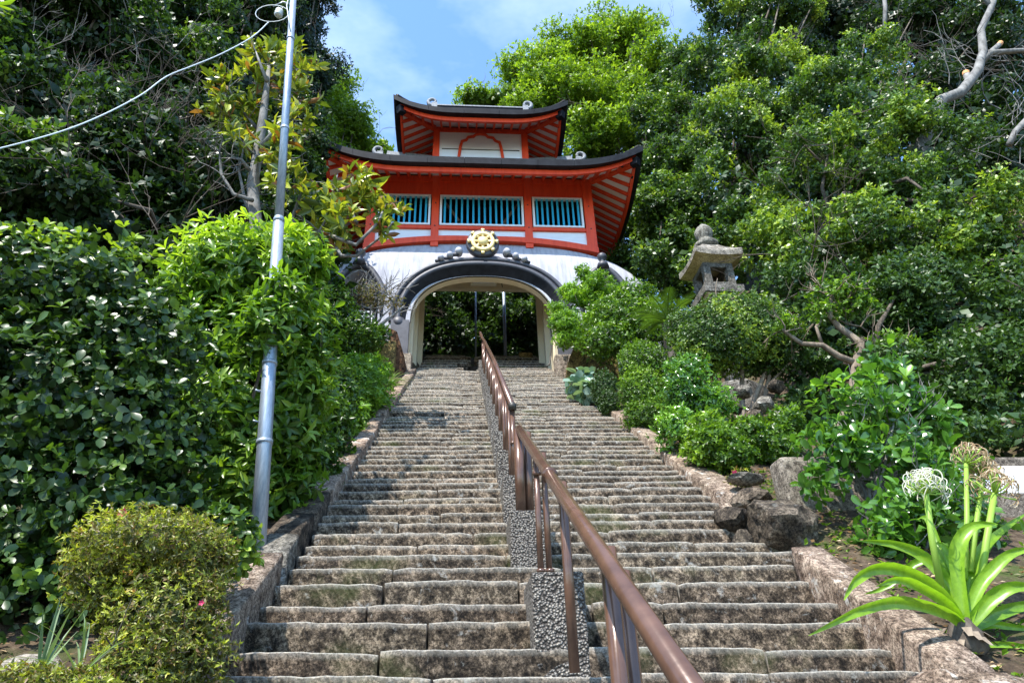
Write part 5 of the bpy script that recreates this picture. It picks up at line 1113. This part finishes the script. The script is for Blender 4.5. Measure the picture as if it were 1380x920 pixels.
# crinum lily
CY = 3.42; cb = at(1302, 862, CY); cr = empty('crinum_lily', cb, label='large crinum lily with bright strap leaves and spidery white flower heads', cat='plant')
def strap(px_pts, w, dy=(0, 0), lab=None, tone=.5, roll=0.0):
    n = 14; ctrl = [at(px, py, CY+dy[0]+(dy[1]-dy[0])*i/(len(px_pts)-1)) for i, (px, py) in enumerate(px_pts)]; pts = []
    m_ = len(ctrl)-1
    for i in range(n+1):
        t = i/n*m_; a = min(int(t), m_-1); f = t-a; p0 = ctrl[max(0, a-1)]; p1 = ctrl[a]; p2 = ctrl[a+1]; p3 = ctrl[min(m_, a+2)]
        pts.append(.5*((2*p1)+(-p0+p2)*f+(2*p0-5*p1+4*p2-p3)*f*f+(-p0+3*p1-3*p2+p3)*f**3))
    rows = []
    for i, p in enumerate(pts):
        d = (pts[min(n, i+1)]-pts[max(0, i-1)]).normalized(); view = p.normalized(); 
        if i == 0:
            side = d.cross(view).normalized(); side = side if side.x > 0 else -side
        else: side = (prev*.75 + d.cross(view).normalized()*(.25 if d.cross(view).dot(prev) > 0 else -.25))
        side = (side-d*side.dot(d)).normalized(); prev = side.copy(); nn = side.cross(d).normalized()
        if nn.dot(view) > 0: nn = -nn
        s_ = i/n; ww = w*.70*(.65+.35*math.sin(min(1, s_*2)*math.pi/2))*(1 if s_ < .45 else (1-((s_-.45)/.55)**1.8)) + .0008; wv = .006*math.sin(i*1.9+w*300)
        rows.append([p-side*ww+nn*(ww*.5+wv), p-side*ww*.5+nn*ww*.12, p, p+side*ww*.5+nn*ww*.12, p+side*ww+nn*(ww*.5-wv)])
    o = MB().grid(rows).build('strap_leaf', L['strap'], cr, True); o.data.attributes.new('tone', 'FLOAT', 'POINT'); o.data.attributes['tone'].data.foreach_set('value', [tone]*len(o.data.vertices))
B_ = (1302, 848)
for pts_, w, dy, tn in [
    ([B_, (1275, 825), (1215, 810), (1160, 822), (1090, 856)], .042, (0, -.35), .6), ([B_, (1270, 800), (1225, 770), (1180, 765), (1150, 785), (1138, 808)], .044, (0, -.2), .7),
    ([B_, (1280, 790), (1245, 750), (1205, 733), (1155, 728)], .042, (0, .1), .5), ([B_, (1285, 780), (1268, 745), (1250, 700), (1235, 700)], .03, (0, .25), .4), ([B_, (1290, 770), (1292, 735), (1310, 710), (1345, 706)], .05, (0, -.1), .8),
    ([B_, (1308, 780), (1320, 745), (1350, 715), (1385, 690)], .036, (0, .2), .4), ([B_, (1315, 800), (1335, 770), (1365, 745), (1405, 738)], .042, (0, -.1), .7), ([B_, (1320, 825), (1345, 800), (1375, 790), (1420, 800)], .046, (0, -.15), .6),
    ([B_, (1325, 838), (1350, 825), (1390, 815), (1440, 822)], .042, (0, .2), .3), ([B_, (1292, 790), (1270, 765), (1240, 755), (1195, 790), (1165, 800)], .034, (0, .35), .3), ([B_, (1298, 800), (1285, 765), (1275, 740), (1262, 730)], .034, (0, .1), .5),
    ([B_, (1305, 800), (1312, 770), (1330, 740), (1340, 730)], .034, (0, .3), .4), ([(1320, 870), (1345, 868), (1375, 870), (1420, 880)], .02, (0, .0), .6), ([(1310, 850), (1335, 842), (1370, 845), (1420, 850)], .024, (.05, .1), .5),
    ([B_, (1280, 815), (1240, 790), (1210, 780), (1180, 790)], .036, (0, -.3), .6), ([(1375, 700), (1395, 740)][:2] + [(1405, 770)], .022, (.2, .2), .3)]: strap(pts_, w, dy, tone=tn)
bulb = MB(); rows = []
for i, (r_, z) in enumerate([(.055, -.07), (.085, -.04), (.088, .0), (.075, .035), (.055, .07), (.04, .10)]):
    rows.append([(cb.x+r_*(1+.12*noise.noise((k_*.9, i*2, 3)))*math.cos(k_*math.pi/14), cb.y+r_*(1+.12*noise.noise((k_*.9, i*2, 3)))*math.sin(k_*math.pi/14), cb.z+z+.01*noise.noise((k_*2, i, 0))) for k_ in range(28)])
bulb.grid(rows, closed=True).build('bulb', M['bark'], cr, True)
for k_ in range(16):
    a = k_*.39+random.uniform(-.1, .1); mbf = MB(); p = cb+Vector((math.cos(a)*.085, math.sin(a)*.085, random.uniform(-.03, .06))); q = p+Vector((math.cos(a)*.04, math.sin(a)*.04, random.uniform(-.06, -.02)))
    s_ = Vector((-math.sin(a), math.cos(a), 0))*.022; mbf.add([p-s_, p+s_, q+s_*.4, q-s_*.6], [(0, 1, 2, 3)]); mbf.build('dry_scale', M['warmbark'], cr)
def umbel(base_px, top_px, dy, r_, withered, sz, seed):
    rs = random.Random(seed); b = at(*base_px, CY+dy*.3); tpt = at(*top_px, CY+dy)
    mid = b.lerp(tpt, .5)+Vector((rs.uniform(-.01, .01), 0, 0)); fs = MB().tube([b, mid, tpt], [r_, r_*.9, r_*.75], 12).build('flower_stalk', L['bud'], cr, True)
    ax = (tpt-mid).normalized(); tub = MB(); pw = MB()
    for i in range(26):
        a = rs.uniform(0, 6.283); el = rs.uniform(-.05, 1.45); o1 = ax.orthogonal().normalized(); o2 = ax.cross(o1); d = (ax*math.sin(el)+(o1*math.cos(a)+o2*math.sin(a))*math.cos(el)).normalized()
        l_ = sz*rs.uniform(.7, 1.05); d2 = (d+ax*.25).normalized(); e = tpt+d*l_*.5+d2*l_*.5; tub.tube([tpt, tpt+d*l_*.5, e], [.0045, .003, .0055], 5)
        for j in range(5):
            b2 = j*1.2566+rs.random(); q1 = d2.orthogonal().normalized(); q2 = d2.cross(q1); dd = (d2*.6+q1*math.cos(b2)*.9+q2*math.sin(b2)*.9).normalized(); p = e.copy(); pts = [p.copy()]; ll = sz*rs.uniform(.4, .75)
            curl = (q1*math.cos(b2)+q2*math.sin(b2))
            for s_ in range(7): p = p+dd*ll/7; dd = (dd*.8-d2*.32-Vector((0, 0, .12 if withered else .05))-curl*.12*(s_ > 3)).normalized(); pts.append(p.copy())
            pw.tube(pts, [.0024]*7+[.001], 4, caps=False)
    for mb_, nm, lm in ((tub, 'flower_tubes', 'bud'), (pw, 'curled_petals', 'petalb' if withered else 'petalw')):
        o = mb_.build(nm, L[lm], cr, True); o['kind'] = 'stuff'; at_ = o.data.attributes.new('tone', 'FLOAT', 'POINT'); at_.data.foreach_set('value', np.repeat(rng.random(len(o.data.vertices)//10+1), 10)[:len(o.data.vertices)].astype(np.float32))
    at_ = fs.data.attributes.new('tone', 'FLOAT', 'POINT'); at_.data.foreach_set('value', [.25]*len(fs.data.vertices))
umbel((1268, 790), (1248, 665), -.1, .018, False, .13, 1); umbel((1300, 780), (1302, 625), .1, .015, True, .13, 2); umbel((1320, 800), (1340, 665), .0, .019, True, .135, 3); umbel((1308, 770), (1325, 645), .15, .015, True, .11, 4)

# small ground plants and leaf litter beside the right kerb
pts = []
for _ in range(5200):
    x = random.uniform(2.35, 4.2) if random.random() < .6 else random.uniform(-3.0, -1.35); y = random.uniform(3.0, 13.2)
    if noise.noise((x*1.3, y*1.3, 7)) > -.05: pts.append((x, y, ground_z(x, y)+.01))
make_leaves('ground_cover', L['fresh'], None, np.array(pts), np.tile([0, 0, 1.0], (len(pts), 1)), 4, .035, .5, T4, (65, 20), None, 0)
pts = [(x, y, ground_z(x, y)+.008) for x, y in ((random.choice((random.uniform(2.35, 3.6), random.uniform(-2.6, -1.35))), random.uniform(2.5, 9)) for _ in range(3800))]
make_leaves('leaf_litter', L['petalb'], None, np.array(pts), np.tile([0, 0, 1.0], (len(pts), 1)), 1, .04, .5, T4, (85, 12), None, 0)

# the big tree whose twig hangs into the upper-left corner: its crown stands to the left of the viewer
nt_ = forest_tree('evergreen_tree', 'tree beside the viewer, its twig of long bright leaves hanging into the upper left corner', 'tree', [(-7.0, -1.6, 8.0, 2.2, 1.9, 1.1), (-5.8, -2.4, 7.2, 1.4, 1.2, .8)], 'forest', 5000, cn=50, cr=.55, size=.14, tw=0, trunk=(-7.5, -1.6), tr=.25, cull=0)
c0 = at(-8, 2, 3.2); MB().tube([Vector((-7.4, -1.6, 4.2)), Vector((-5.6, .3, 5.2)), c0+Vector((-1.2, -.4, .75)), c0+Vector((-.3, .1, .22)), c0, c0+Vector((.02, 0, -.02))], [.08, .05, .028, .010, .008, .004], 7).build('hanging_twig', M['bark'], nt_, True)
make_leaves('hanging_leaves', L['bright'], nt_, np.array([list(c0+Vector((.01, 0, -.01)))]), np.array([[.5, -.1, -.8]]), 8, .15, .22, T8, (42, 12), .6, 0, 0, smooth=True)
